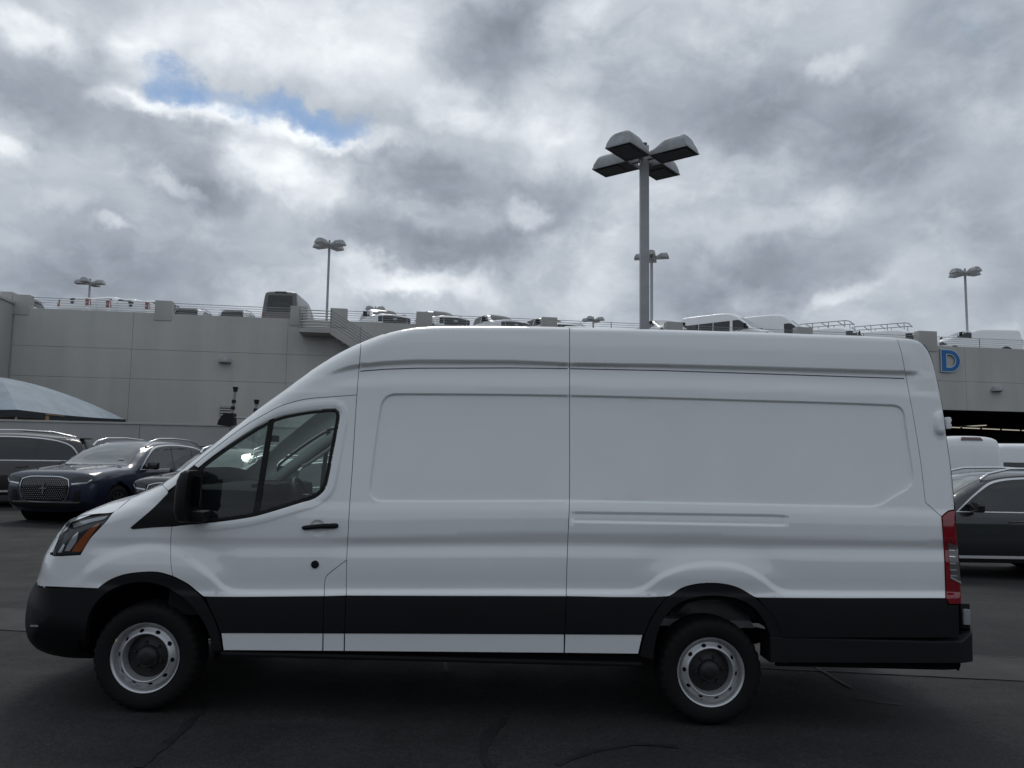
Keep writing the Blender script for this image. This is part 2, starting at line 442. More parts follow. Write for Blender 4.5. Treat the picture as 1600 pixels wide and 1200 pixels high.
def fill(loops, step, lines=(), near=.5):
    allp = np.concatenate(loops); lo, hi = allp.min(0), allp.max(0)
    gx, gy = np.meshgrid(np.arange(lo[0] + step / 2, hi[0], step), np.arange(lo[1] + step / 2, hi[1], step))
    gx[1::2] += step / 2
    G = np.stack([gx.ravel(), gy.ravel()], 1)
    if len(lines):
        occ = np.zeros((1300, 1700), bool); k = int(math.ceil(step * .8))
        for l in lines:
            for x, y in smooth_line(l, 2.):
                i, j = int(y) + 50, int(x) + 50
                occ[max(i - k, 0):i + k + 1, max(j - k, 0):j + k + 1] = True
        G = G[~occ[np.clip(G[:, 1].astype(int) + 50, 0, 1299), np.clip(G[:, 0].astype(int) + 50, 0, 1699)]]
        G = np.concatenate([np.concatenate(lines), G])
    G = G[inside(loops, G)] if len(G) else G
    for P in loops:
        if len(G): G = G[line_dist(P, G, True)[0] > step * near]
    return cdt(loops, G)
def boundary(T):
    """directed boundary edges of a triangle list"""
    e = {}
    for a, b, c in T:
        for k in ((a, b), (b, c), (c, a)): e[k] = e.get(k, 0) + 1
    return [k for k in e if (k[1], k[0]) not in e]
def tri_mesh(name, V, T, N=None, mats=(), rim=None):
    """triangle mesh with given vertex normals; rim: offset vector(s) for a returned edge"""
    V = np.asarray(V, float); T = np.asarray(T, int)
    verts = V; faces = T; nrm = N
    if rim is not None:
        be = boundary(T); ids = sorted({i for e in be for i in e}); mp = {v: k for k, v in enumerate(ids)}
        b0 = len(V); m_ = len(ids)
        off = np.asarray(rim, float); off = np.broadcast_to(off, V.shape)[ids]
        verts = np.concatenate([V, V[ids], V[ids] + off])
        rf = []
        for a, b in be: rf += [(b0 + mp[b], b0 + mp[a], b0 + m_ + mp[a]), (b0 + mp[b], b0 + m_ + mp[a], b0 + m_ + mp[b])]
        rf = np.array(rf, int)
        fn = np.cross(verts[rf[:, 1]] - verts[rf[:, 0]], verts[rf[:, 2]] - verts[rf[:, 0]])
        acc = np.zeros((len(verts), 3))
        for k in range(3): np.add.at(acc, rf[:, k], fn)
        faces = np.concatenate([T, rf])
        if N is not None: acc[:b0] = N; nrm = acc
    me = bpy.data.meshes.new(name)
    me.from_pydata(verts.tolist(), [], faces.tolist()); me.update()
    me.polygons.foreach_set('use_smooth', [True] * len(me.polygons))
    if nrm is not None:
        l = np.linalg.norm(nrm, axis=1, keepdims=True); l[l < 1e-12] = 1
        me.normals_split_custom_set_from_vertices((nrm / l).tolist())
    for x in mats: me.materials.append(x)
    return me
def pchip(xs, ys):
    xs, ys = np.array(xs, float), np.array(ys, float); h = np.diff(xs); dl = np.diff(ys) / h
    m_ = np.zeros(len(xs)); m_[0], m_[-1] = dl[0], dl[-1]
    for i in range(1, len(xs) - 1):
        if dl[i - 1] * dl[i] > 0: m_[i] = 3 * (h[i - 1] + h[i]) / ((2 * h[i] + h[i - 1]) / dl[i - 1] + (h[i] + 2 * h[i - 1]) / dl[i])
    def f(x):
        x = np.clip(x, xs[0], xs[-1]); i = np.clip(np.searchsorted(xs, x, side='right') - 1, 0, len(h) - 1)
        t_ = (x - xs[i]) / h[i]
        return ((2 * t_**3 - 3 * t_**2 + 1) * ys[i] + (t_**3 - 2 * t_**2 + t_) * h[i] * m_[i] + (-2 * t_**3 + 3 * t_**2) * ys[i + 1] + (t_**3 - t_**2) * h[i] * m_[i + 1])
    return f
def sstep(x, a, b):
    t_ = np.clip((x - a) / (b - a), 0, 1); return t_ * t_ * (3 - 2 * t_)

# ------------------------------------------------------------------ the van's frame and the lie of the ground
WB, TYRE_R = 3.75, .352
zf_lo, zf_hi = 3., 9.
for _ in range(60):                              # distance of the two hubs whose spacing is the wheelbase
    zf = (zf_lo + zf_hi) / 2
    hub_f = CAM + rays(226, 1028) * zf; hub_r = CAM + rays(1111, 1050.5) * zf * 1.015
    if np.linalg.norm(hub_r - hub_f) < WB: zf_lo = zf
    else: zf_hi = zf
EX = (hub_r - hub_f) / np.linalg.norm(hub_r - hub_f)
EY = np.cross([0, 0, 1.], EX); EY /= np.linalg.norm(EY)
EZ = np.cross(EX, EY)
FACE_Y = .045                                    # wheel face lies this far inside the widest part of the side
VO = hub_f - EZ * TYRE_R - EY * FACE_Y
VR = np.stack([EX, EY, EZ])                      # rows: local axes
cam_l = VR @ (CAM - VO)
def to_local_dir(d): return d @ VR.T
def lproj(p): return proj(np.asarray(p) @ VR + VO)
G0 = VO.copy(); GX = EX[2] / EX[0]               # the lot falls gently to the right
def ground_z(x, y): return G0[2] + GX * (x - G0[0])
GROUND_TILT = -math.atan(GX)
print('van origin', VO, 'yaw', math.degrees(math.atan2(EX[1], EX[0])), 'ground slope', GX)

HALF = 1.03
# silhouette of the van as traced, with the edge radius a and squareness m along it
TRACE = [(142, 1029, .45, 2.2), (103, 1028, .5, 2.2), (77, 1023, .5, 2.2), (57, 1015, .5, 2.2), (45, 1002, .5, 2.2), (39.5, 987, .5, 2.2), (38, 967, .5, 2.2), (40, 950, .5, 2.2),
         (46, 926, .5, 2.2), (56, 908, .5, 2.2), (61, 896, .5, 2.2), (65, 886, .5, 2.2), (69, 874, .5, 2.2), (73, 863, .48, 2.2), (77, 855, .46, 2.2), (83, 843, .42, 2.2), (89.7, 833, .36, 2.2), (96, 825.6, .30, 2.3),
         (105, 817, .26, 2.3), (116, 808, .22, 2.4), (131, 800.5, .2, 2.4), (153, 791, .2, 2.4), (175, 783, .2, 2.4), (197, 776, .2, 2.4), (216.6, 771, .2, 2.4), (236, 762.5, .2, 2.4),
         (251.6, 755.6, .2, 2.5), (262.5, 749, .2, 2.6), (277, 738.5, .2, 2.8), (306, 715, .2, 3), (328, 698, .2, 3), (350, 680, .2, 3), (386, 652, .2, 3), (402, 639, .2, 3),
         (437, 614, .2, 3), (462, 595.5, .2, 3), (487, 577.5, .2, 3), (512, 561, .2, 3), (537, 547, .2, 3), (564, 534.5, .18, 3), (600, 520.5, .15, 3), (625, 514, .13, 3), (650, 510.3, .11, 3),
         (687, 508.4, .10, 3), (800, 508.6, .09, 3), (927, 511.3, .09, 3), (1069, 515, .09, 3), (1200, 518.8, .09, 3), (1300, 522.4, .09, 3), (1380, 525, .09, 3), (1410, 526.5, .09, 3),
         (1425, 528, .09, 3), (1437, 532, .13, 3), (1447, 541, .12, 3), (1455, 555, .11, 3), (1462, 577, .10, 3), (1467, 600, .10, 3), (1472, 625, .10, 3), (1477, 655, .10, 3), (1480.5, 685, .10, 3),
         (1485, 715, .10, 3), (1488, 740, .10, 3), (1491.5, 775, .10, 3), (1493.5, 797, .10, 3), (1496.5, 845, .10, 3), (1500, 880, .10, 3), (1502, 915, .10, 3), (1502.5, 944, .10, 3), (1503, 1000, .10, 3), (1503, 1034, .10, 3)]
sil = np.array([t_[:2] for t_ in TRACE], float)
sil_s = smooth_line(sil, 11., corner=60)
acc = np.concatenate([[0], np.cumsum(np.hypot(*np.diff(sil, axis=0).T))])
_, ii, pp = line_dist(sil, sil_s)
def along(k): v = np.array([t_[k] for t_ in TRACE]); return v[ii] * (1 - pp) + v[ii + 1] * pp
OA, OM = along(2), along(3)

# reference lines of the body side, photograph pixels
def li(*pts):
    xs, ys = zip(*pts); return lambda px: np.interp(px, xs, ys)
L_BOT = li((300, 1017), (1000, 1022), (1500, 1032))
L_STRIP = li((100, 917), (330, 933), (545, 931), (800, 930.5), (890, 932), (1190, 934), (1477, 936))
L_CR = li((300, 852), (545, 852), (887, 850), (1442, 857))
L_CT = li((300, 838), (545, 838), (887, 833), (1442, 843))
L_RB = li((300, 784), (890, 783.5), (1357, 792), (1480, 796))
L_RT = li((300, 613), (620, 615.5), (890, 618), (1151, 625), (1395, 633), (1480, 637))
L_G2 = li((505, 596), (562, 580), (600, 577), (650, 575.3), (800, 574.8), (880, 575.8), (1035, 579), (1190, 584), (1415, 591.5), (1480, 594))
L_G1 = li((505, 590), (525, 582.5), (545, 576), (560, 573.5), (600, 569), (650, 566.4), (800, 567.5), (880, 571), (1035, 573.6), (1190, 577.5), (1415, 584), (1480, 587))
L_TOP = li((300, 508), (800, 508.5), (1400, 526), (1500, 530))
ZK = np.array([0, 1, 2, 3, 4, 5, 6, 7, 8, 9.])
P_main = pchip([-1, 0, 1, 2, 2.35, 2.7, 3, 3.5, 4, 4.4, 4.70, 4.77, 5, 6, 6.32, 6.38, 6.86, 7, 7.35, 7.55, 8.0, 8.46, 8.54, 9, 9.5],
               [.05, .03, .012, .020, .011, .021, .041, .032, .0215, .025, .0325, .036, .053, .099, .1005, .1025, .125, .127, .129, .128, .104, .1075, .1100, .132, .15])
P_cab = pchip([-1, 0, 1, 2, 2.35, 2.7, 3, 3.5, 4, 4.4, 4.75, 5, 6, 6.85, 7.5, 8, 9, 9.5],
              [.05, .03, .012, .020, .012, .021, .034, .030, .025, .027, .035, .051, .100, .114, .119, .124, .142, .16])
def zeta(px, py):
    px, py = np.broadcast_arrays(np.asarray(px, float), np.asarray(py, float))
    Ls = np.stack([L_BOT(px), L_STRIP(px), L_STRIP(px) - 9, L_CR(px), L_CT(px), L_RB(px), L_RT(px), L_G2(px), L_G1(px) - 4, L_TOP(px)])
    z = np.zeros(px.shape)
    for k in range(9):
        f_ = (Ls[k] - py) / (Ls[k] - Ls[k + 1])
        z = np.where(f_ > 0, k + f_, z) if k else np.maximum(f_, -1)
    return np.clip(z, -1, 9.5)
def P_of(px, py):
    z = zeta(px, py); wgt = sstep(np.asarray(px, float), 500, 560) * (1 - sstep(np.asarray(px, float), 1418, 1440) * (z > 6.5))
    P = P_cab(z) * (1 - wgt) + P_main(z) * wgt
    k = sstep(np.asarray(px, float), 95, 190); return P * k + .022 * (1 - k)
def lat_of(d, A, a, m):
    q_ = 1 - np.clip(d / a, 0, 1); return A * (1 - np.power(np.maximum(1 - np.power(q_, m), 0), 1 / m))

# outline in the van's own x-z plane, moved until its silhouette from the camera falls on the traced one
dl_ = to_local_dir(rays(sil_s[:, 0], sil_s[:, 1]))
t_ = (.3 - cam_l[1]) / dl_[:, 1]
OUT = (cam_l + dl_ * t_[:, None])[:, [0, 2]]
def normals2(P):
    g = np.gradient(P, axis=0); n = np.stack([-g[:, 1], g[:, 0]], 1); n /= np.hypot(*n.T)[:, None]
    return n                                     # outline runs front-bottom, up, back: left normal points out of the body
DS = np.concatenate([[0], np.geomspace(1e-4, .6, 60)])
Psil = P_of(sil_s[:, 0], sil_s[:, 1])
for it in range(12):
    n_ = normals2(OUT); pts = []
    for i in range(len(OUT)):
        xz = OUT[i] - n_[i] * DS[:, None]
        pts.append(np.stack([xz[:, 0], Psil[i] + lat_of(DS, HALF - Psil[i], OA[i], OM[i]), xz[:, 1]], 1))
    qx, qy = lproj(np.concatenate(pts)); Q = np.stack([qx, qy], 1)
    d, i_, _p = line_dist(sil_s, Q)
    a_, b_ = sil_s[i_], sil_s[i_ + 1]
    sg = np.where((b_[:, 0] - a_[:, 0]) * (Q[:, 1] - a_[:, 1]) - (b_[:, 1] - a_[:, 1]) * (Q[:, 0] - a_[:, 0]) < 0, d, -d).reshape(len(OUT), -1)
    shift = sg.max(1) / 222.
    for i in np.nonzero(sil_s[:, 1] > 900)[0]:       # lower ends: measure along the station's own normal
        o1 = lproj([OUT[i][0], .3, OUT[i][1]]); o2 = lproj([OUT[i][0] + n_[i][0] * .01, .3, OUT[i][1] + n_[i][1] * .01])
        v_ = np.array([o2[0] - o1[0], o2[1] - o1[1]]); l_ = np.hypot(*v_); v_ /= l_; k = slice(i * len(DS), (i + 1) * len(DS))
        shift[i] = np.max((Q[k, 0] - sil_s[i, 0]) * v_[0] + (Q[k, 1] - sil_s[i, 1]) * v_[1]) / (l_ / .01)
    sh = np.convolve(np.pad(shift, 3, mode='edge'), np.array([1, 2, 3, 4, 3, 2, 1]) / 16., 'valid') if it < 8 else np.convolve(np.pad(shift, 1, mode='edge'), [.25, .5, .25], 'valid')
    OUT = OUT - n_ * sh[:, None] * .85
print('outline residual', np.abs(shift).max())

# distance table over the side
gx0, gz0, gs = -1.6, -.2, .012
gnx, gnz = int(7.6 / gs), int(3.3 / gs)
GXX, GZZ = np.meshgrid(gx0 + np.arange(gnx) * gs, gz0 + np.arange(gnz) * gs)
QQ = np.stack([GXX.ravel(), GZZ.ravel()], 1)
big = np.concatenate([OUT, [[OUT[-1][0], -.6], [OUT[0][0], -.6]]])
TD, TI, TP = line_dist(OUT, QQ)
ins = inside([big], QQ)
TD = np.where(ins, TD, -TD)
TA = OA[TI] * (1 - TP) + OA[TI + 1] * TP; TM = OM[TI] * (1 - TP) + OM[TI + 1] * TP
TD, TA, TM = (v.reshape(gnz, gnx) for v in (TD, TA, TM))
def blur(t, k=9, n=3):                          # the edge radius must change gently where the nearest edge changes
    for _ in range(n):
        for ax in (0, 1):
            c = np.cumsum(np.pad(t, [(k + 1, k) if a == ax else (0, 0) for a in (0, 1)], mode='edge'), axis=ax)
            t = (np.take(c, range(2 * k + 1, c.shape[ax]), ax) - np.take(c, range(0, c.shape[ax] - 2 * k - 1), ax)) / (2 * k + 1)
    return t
nose = blur((GXX < -.25).astype(float), 12, 2) * sstep(TD, .07, .20)
TA = blur(TA) * nose + TA * (1 - nose); TM = blur(TM) * nose + TM * (1 - nose)
def look(tab, x, z):
    fx = np.clip((x - gx0) / gs, 0, gnx - 1.001); fz = np.clip((z - gz0) / gs, 0, gnz - 1.001)
    i, j = fx.astype(int), fz.astype(int); u, v = fx - i, fz - j
    return (tab[j, i] * (1 - u) + tab[j, i + 1] * u) * (1 - v) + (tab[j + 1, i] * (1 - u) + tab[j + 1, i + 1] * u) * v
YS = np.concatenate([[0], np.geomspace(.002, 1., 34)])

# sculpted features of the side, in photograph pixels
RECESS = [smooth_line([(620, 615.5), (607, 618), (599, 625), (595, 634), (581.7, 727), (578, 760), (578, 771), (584, 780), (597, 783.5), (890, 783.5), (1357, 792), (1376, 789), (1395, 777.5),
                       (1418, 764), (1426, 754), (1427, 744), (1423, 713), (1415, 663), (1412.5, 645), (1407, 637), (1395, 633), (1151, 625), (890, 618)], 8, True, 60)]
RUB = smooth_line([(893, 800), (1200, 804.5), (1232, 806), (1231, 822), (1200, 821.5), (905, 816), (893, 816)], 8, True, 30)
SCALLOP = smooth_line([(60, 935), (120, 905), (133, 894), (160, 874), (193, 862.5), (227, 855), (267, 859), (303, 878), (330, 900), (350, 918), (372, 925), (541, 925), (885, 924.5), (980, 924.5), (998, 922),
                       (1014, 914), (1035, 899), (1062, 888), (1089, 882.5), (1112, 881), (1143, 883), (1167, 890), (1190, 903.5), (1213, 920), (1232, 926), (1477, 928)], 8)
WIN = [(524, 639.5), (493.5, 641), (458, 646.5), (435, 652), (412, 662), (388, 676), (365, 691), (342, 707), (322, 722), (312, 731), (310, 740), (310, 792), (311, 809), (317, 815), (337, 814.6),
       (372, 810), (400, 805), (435, 795), (470, 784), (489, 778.5), (500, 771), (507.5, 762), (512, 748), (519, 711), (526, 673), (529.6, 652), (528.5, 644)]
WINS = smooth_line(WIN, 5, True, 50)
HINGE = smooth_line([(1459, 650), (1464, 644), (1474, 643), (1480, 678), (1466, 679), (1460, 672)], 4, True, 70)
def signed(P, Q):
    d = line_dist(P, Q, True)[0]; return np.where(inside([P], Q), d, -d)
def relief(px, py):
    Q = np.stack([np.ravel(px), np.ravel(py)], 1); r = np.zeros(len(Q))
    bb = (Q[:, 0] > 560) & (Q[:, 0] < 1445) & (Q[:, 1] > 600) & (Q[:, 1] < 805)
    if bb.any(): r[bb] += .014 * sstep(signed(RECESS[0], Q[bb]), -1.0, 2.0)
    bb = (Q[:, 0] > 885) & (Q[:, 0] < 1245) & (Q[:, 1] > 790) & (Q[:, 1] < 832)
    if bb.any(): r[bb] += .009 * sstep(signed(RUB, Q[bb]), -1., 3.)
    bb = Q[:, 1] > 780
    if bb.any():
        q_ = Q[bb]; d, i, p = line_dist(SCALLOP, q_)
        a, b = SCALLOP[i], SCALLOP[i + 1]; s_ = np.where((b[:, 0] - a[:, 0]) * (q_[:, 1] - a[:, 1]) - (b[:, 1] - a[:, 1]) * (q_[:, 0] - a[:, 0]) > 0, d, -d)
        amp = .016 * sstep(q_[:, 0], 90, 150)
        wd = np.interp(q_[:, 0], [200, 330, 400, 960, 1030, 1200, 1240], [9, 7, 5, 5, 6, 6, 5])
        r[bb] -= amp * sstep(s_ / wd, -1, 1)
        r[bb] += .010 * np.exp(-((s_ + 24) / 22.) ** 2) * (s_ < 40) * sstep(q_[:, 0], 150, 300)
    bb = (Q[:, 0] > 270) & (Q[:, 0] < 560) & (Q[:, 1] > 600) & (Q[:, 1] < 850)
    if bb.any():
        s_ = signed(WINS, Q[bb]); r[bb] -= .006 * sstep(s_, -17, -11) - .010 * sstep(s_, -7, 0)
    r += .012 * (1 - sstep(np.hypot(Q[:, 0] - 496, Q[:, 1] - 825), 9.5, 13.))
    bb = (Q[:, 0] > 1440) & (Q[:, 1] > 620) & (Q[:, 1] < 700)
    if bb.any(): r[bb] -= .016 * sstep(signed(HINGE, Q[bb]), -2, 3)
    return r.reshape(np.shape(px))

def Pos(px, py, with_relief=True):
    """point of the body side (van coordinates) seen at a point of the photograph"""
    px = np.ravel(np.asarray(px, float)); py = np.ravel(np.asarray(py, float))
    d = to_local_dir(rays(px, py)); P = P_of(px, py); A = HALF - P
    ys = P[:, None] + A[:, None] * YS
    def pt(y): k = (y - cam_l[1]) / (d[:, 1] if y.ndim == 1 else d[:, 1][:, None]); return cam_l[0] + (d[:, 0] if y.ndim == 1 else d[:, 0][:, None]) * k, cam_l[2] + (d[:, 2] if y.ndim == 1 else d[:, 2][:, None]) * k
    def g(y, Pp, Aa):
        x, z = pt(y); dd = look(TD, x, z)
        return y - Pp - lat_of(np.maximum(dd, 0), Aa, look(TA, x, z), look(TM, x, z)), dd
    gv, dv = g(ys, P[:, None], A[:, None])
    pos = (gv >= 0) & (dv > -.002)
    pos[:, 0] &= gv[:, 0] >= 0
    k = np.where(pos.any(1), pos.argmax(1), dv.argmax(1))
    r_ = np.arange(len(px))
    hi = ys[r_, k]; lo = ys[r_, np.maximum(k - 1, 0)]
    for _ in range(22):
        mid = (lo + hi) / 2; gm, _d = g(mid, P, A)
        up = gm >= 0; hi = np.where(up, mid, hi); lo = np.where(up, lo, mid)
    y = hi + (relief(px, py) if with_relief else 0)
    x, z = pt(y)
    return np.stack([x, y, z], 1)
def surf(px, py, yoff=0., with_relief=True):
    p = Pos(px, py, with_relief); e = .8
    du = Pos(np.add(px, e), py, with_relief) - Pos(np.subtract(px, e), py, with_relief)
    dv = Pos(px, np.add(py, e), with_relief) - Pos(px, np.subtract(py, e), with_relief)
    n = np.cross(du, dv); n *= np.sign(((cam_l - p) * n).sum(1))[:, None]
    l = np.linalg.norm(n, axis=1, keepdims=True); n = n / np.maximum(l, 1e-12)
    # close to the silhouette the two samples straddle the edge: take the slope of the base shape instead
    Q = np.stack([np.ravel(px), np.ravel(py)], 1); P = P_of(Q[:, 0], Q[:, 1])
    bad = (np.linalg.norm(du, axis=1) > .035) | (np.linalg.norm(dv, axis=1) > .035) | (line_dist(sil_s, Q)[0] < 2.6)
    if bad.any():
        b = p[bad]; Pb = P[bad]; h = .004
        f = lambda x, z: lat_of(np.maximum(look(TD, x, z), 1e-5), HALF - Pb, look(TA, x, z), look(TM, x, z))
        hx = (f(b[:, 0] + h, b[:, 2]) - f(b[:, 0] - h, b[:, 2])) / (2 * h); hz = (f(b[:, 0], b[:, 2] + h) - f(b[:, 0], b[:, 2] - h)) / (2 * h)
        m_ = np.stack([hx, -np.ones(len(hx)), hz], 1); n[bad] = m_ / np.linalg.norm(m_, axis=1, keepdims=True)
    p = p.copy(); p[:, 1] += yoff
    return p, n

VANM = Matrix(((EX[0], EY[0], EZ[0], VO[0]), (EX[1], EY[1], EZ[1], VO[1]), (EX[2], EY[2], EZ[2], VO[2]), (0, 0, 0, 1)))
van = empty('cargo_van', mat=VANM)
tag(van, 'long white high-roof cargo van parked side-on across the lot, nearest vehicle', 'van')

def panel(name, loops, m, yoff=0., step=5., gap=.5, lines=(), parent=None, rim=.012, with_relief=True, corner=38., label=None):
    lp = [shrink(smooth_line(P, step, True, corner), gap if i == 0 else -gap) for i, P in enumerate(loops)]
    V2, T = fill(lp, step, [l for l in lines])
    P3, N = surf(V2[:, 0], V2[:, 1], yoff, with_relief)
    fn = np.cross(P3[T[:, 1]] - P3[T[:, 0]], P3[T[:, 2]] - P3[T[:, 0]])
    flip = (fn * N[T[:, 0]]).sum(1) < 0
    T[flip] = T[flip][:, ::-1]
    me = tri_mesh(name, P3, T, N, [m], rim=np.array([0, rim, 0]) if rim else None)
    o = link(name, me, parent or van)
    if label: o['label'] = label
    return o
def offs(P, *ds):
    """lines parallel to a feature, to give the mesh points where the surface bends"""
    g = np.gradient(P, axis=0); n = np.stack([-g[:, 1], g[:, 0]], 1); n /= np.maximum(np.hypot(*n.T), 1e-9)[:, None]
    return [P + n * d for d in ds]
def hline(f, x0, x1, *ds):
    xs = np.arange(x0, x1, 8.); return [np.stack([xs, f(xs) + d], 1) for d in ds]

SEAM_A = [(564.2, 536.6), (557.6, 617)]
DOOR_TOP = [(557.6, 617), (517, 620), (482, 623), (458, 628), (435, 636), (412, 648), (388, 662), (365, 678), (342, 695.5), (318, 714), (303, 727)]
DOOR_REAR = [(557.6, 617), (554, 673), (550.6, 732), (547, 778), (543.6, 837), (541.7, 875)]
SEAM_B = [(890, 511.9), (890, 616), (889.7, 783), (887, 849), (884.6, 932)]
REAR_SEAM = [(1401.3, 527.4), (1409, 554), (1416, 591), (1426.5, 647), (1438, 717), (1446, 785), (1471, 807)]
ARCH_F_OUT = [(127, 985), (128, 960), (136, 940), (153, 920), (170, 907), (193, 898), (220, 894), (247, 894), (270, 900), (293, 912), (313, 928), (327, 947), (337, 967), (344, 987), (349, 1016)]
ARCH_F_IN = [(333, 1016), (329, 993), (317, 967), (297, 941), (270, 921), (247, 912), (220, 909), (187, 916), (163, 930), (147, 950), (140, 967), (136, 1003), (143, 1027)]
ARCH_R_OUT = [(998, 1024), (1006, 992), (1014, 972), (1025, 952), (1042, 932), (1065, 919), (1085, 913), (1110, 911), (1135, 913), (1155, 919), (1175, 930.5), (1192, 945), (1207, 962), (1219, 985), (1225, 1005), (1229, 1025), (1230, 1036)]
ARCH_R_IN = [(1202, 1034), (1204, 1010), (1197, 980), (1186, 960), (1168, 943), (1142, 933), (1110, 930), (1080, 934), (1055, 945), (1038, 964), (1028, 985), (1022, 1010), (1020, 1030)]
topS = [tuple(p) for p in sil]
def sil_between(x0, x1, up=True, inset=1.3):
    """stretch of the silhouette, moved inwards a little"""
    n = np.gradient(sil_s, axis=0); n = np.stack([-n[:, 1], n[:, 0]], 1); n /= np.hypot(*n.T)[:, None]
    Q = sil_s + n * inset
    m_ = (sil_s[:, 0] >= x0) & (sil_s[:, 0] <= x1) & ((sil_s[:, 1] < 800) if up else (sil_s[:, 1] < 916))
    return [tuple(p) for p in Q[m_][::2]]
feat = hline(L_G1, 500, 1440, -9, -6, -3, -1, 1, 3, 6) + hline(L_G2, 560, 1420, -1, 1, 3) + offs(RECESS[0], -3, -1, -.2, .6, 1.3, 2, 4) + offs(RUB, -2, 0, 2, 4) + offs(SCALLOP, -9, -6, -3, 0, 3, 6, 9) + hline(L_CR, 150, 1450, -14, -9, -4, 0, 5) + [np.array([(496 + r_ * math.cos(t_), 825 + r_ * math.sin(t_)) for t_ in np.linspace(0, 2 * math.pi, 25)]) for r_ in (8, 10, 12, 14)]
W_ = M['white']
panel('side_panel', [SEAM_A[::-1] + sil_between(568, 888) + SEAM_B + [(541, 931), (541.7, 875)] + DOOR_REAR[::-1][1:-1]], W_, lines=feat)
panel('rear_side_panel', [SEAM_B[::-1] + sil_between(893, 1399) + REAR_SEAM + [(1473, 832), (1475.5, 870), (1477.5, 935), (1183, 934)] + ARCH_R_OUT[10:3:-1] + [(884.6, 932)]], W_, lines=feat)
panel('rear_corner_panel', [REAR_SEAM[::-1] + sil_between(1403, 1493, inset=1.6) + [(1491, 796.5), (1482, 798)]], W_, lines=offs(HINGE, -2, 0, 2) + hline(L_G1, 1395, 1440, -6, -3, 0, 3, 6), step=4)
door_loop = [(270, 900), (267, 880), (266.7, 856), (267, 839), (268.5, 822.5), (300, 819), (322, 817)] + [(337, 815.6), (372, 811), (400, 806), (435, 796), (470, 785), (489, 779.5), (500.7, 772), (508.5, 762.5), (513, 748), (520, 711), (527, 673), (530.6, 652), (529.5, 643.3), (524.3, 638.5),
             (493.5, 640), (458, 645.5), (435, 651), (412, 661), (388, 675), (365, 690), (342, 706), (322, 721), (310, 731)] + DOOR_TOP[::-1] + DOOR_REAR[1:] + [(512, 898), (508, 905), (506.5, 932), (320, 932.5), (313, 928), (293, 912)]
panel('front_door', [door_loop], W_, lines=feat + offs(WINS, 8, 11, 14, 17), step=4.5)
panel('filler_panel', [[(541.7, 875), (512, 898), (508, 905), (506.5, 932), (541, 931)]], W_, lines=feat)
FEND_TRIM = [(203.5, 825), (219, 812), (241, 793), (262.5, 771)]
HOOD_SEAM = [(98, 825), (109, 812.5), (131, 805.5), (153, 803), (177, 800.5), (188, 792.5), (203.5, 780), (219, 771), (238, 764)]
panel('front_pillar', [[(262.5, 767), (254, 757.5)] + sil_between(254, 562) + SEAM_A + DOOR_TOP[1:] + [(289, 739), (277, 755.5)]], W_, lines=feat, step=4.5)
panel('bonnet', [sil_between(92, 238, up=False) + HOOD_SEAM[::-1]], W_, step=4)
HEAD = [(106, 819), (114, 815), (142, 807), (177, 801.5), (166, 813.6), (153, 827), (142, 839), (133.5, 852), (125, 865.5), (84, 867.5), (83, 863), (90, 847.5), (96, 832)]
panel('front_wing', [[(58.5, 910), (62, 916), (153, 919.5), (170, 907), (193, 898), (220, 894), (247, 894), (270, 900), (267, 880), (266.7, 856), (267, 839), (268.5, 822.5)] + FEND_TRIM + [(262.5, 767), (254, 757.5), (238, 763.5)]
      + HOOD_SEAM[::-1][1:5] + [(166, 814), (153, 828), (142, 840), (133.5, 853), (125.5, 867), (84, 868.5), (74.2, 864), (70.2, 874.5), (66.4, 886), (62.4, 896.5)]], W_, lines=feat, step=4.5)
panel('nose_panel', [[(97, 826.2), (104.5, 819.5), (95, 832), (89, 847.5), (82, 863.5), (74.6, 863.5), (78.3, 855), (84, 843.3), (90.6, 833.5)]], W_, step=3, gap=.4)
trim = panel('pillar_trim', [FEND_TRIM + [(277, 755.5), (289, 739), (303, 727), (311, 731), (309, 740), (309, 808), (316, 816), (300, 818.5), (268.5, 822), (207, 827.5)]], M['plastic_dk'], step=4.5, yoff=-.003)
for xa, xb in ((563, 889.2), (890.8, 1414)):     # thin joint under the roof gutter
    xs_ = np.arange(xa, xb, 9.); panel('gutter_joint', [[(x, float(L_G2(x)) - .75) for x in xs_] + [(x, float(L_G2(x)) + .75) for x in xs_[::-1]]], M['lamp_dark'], yoff=-.0015, gap=0, rim=0, step=9)
# front lamp: a dark bowl with amber and bright pieces behind a clear cover
hl = panel('headlight', [HEAD], M['lamp_dark'], yoff=.022, step=4, gap=.3, rim=-.022)
panel('indicator', [[(140, 825), (151, 817.5), (155, 818), (152, 823), (142, 836.6), (130, 857), (124, 863.5), (109, 862.5), (119, 847.5)]], M['amber'], yoff=.013, step=4, parent=hl)
panel('reflector', [[(107, 862), (98, 862), (104, 850), (112, 838), (121, 830), (118, 845)]], M['lens_rib'], yoff=.015, step=4, parent=hl)
panel('reflector', [[(88, 864), (95, 864), (100, 852), (97, 850)]], M['lens_rib'], yoff=.014, step=4, parent=hl)
panel('daylight_strip', [[(111, 818), (142, 810), (168, 805), (163, 811), (140, 817), (113, 826)]], M['clear_lens'], yoff=.012, step=4, parent=hl)
panel('lens', [HEAD], M['lens'], yoff=-.002, step=4, gap=.5, parent=hl, rim=0)
# window of the front door
seal = panel('window_seal', [WIN, list(map(tuple, shrink(WINS, 5.)))], M['seal'], yoff=.004, step=4, gap=.3)
glass = panel('side_window', [WIN], M['glass'], yoff=.014, step=8, gap=3., rim=0)
panel('window_bar', [[(419.5, 656), (428, 653.5), (404, 803), (394, 805)]], M['seal'], yoff=.006, step=5, gap=0)
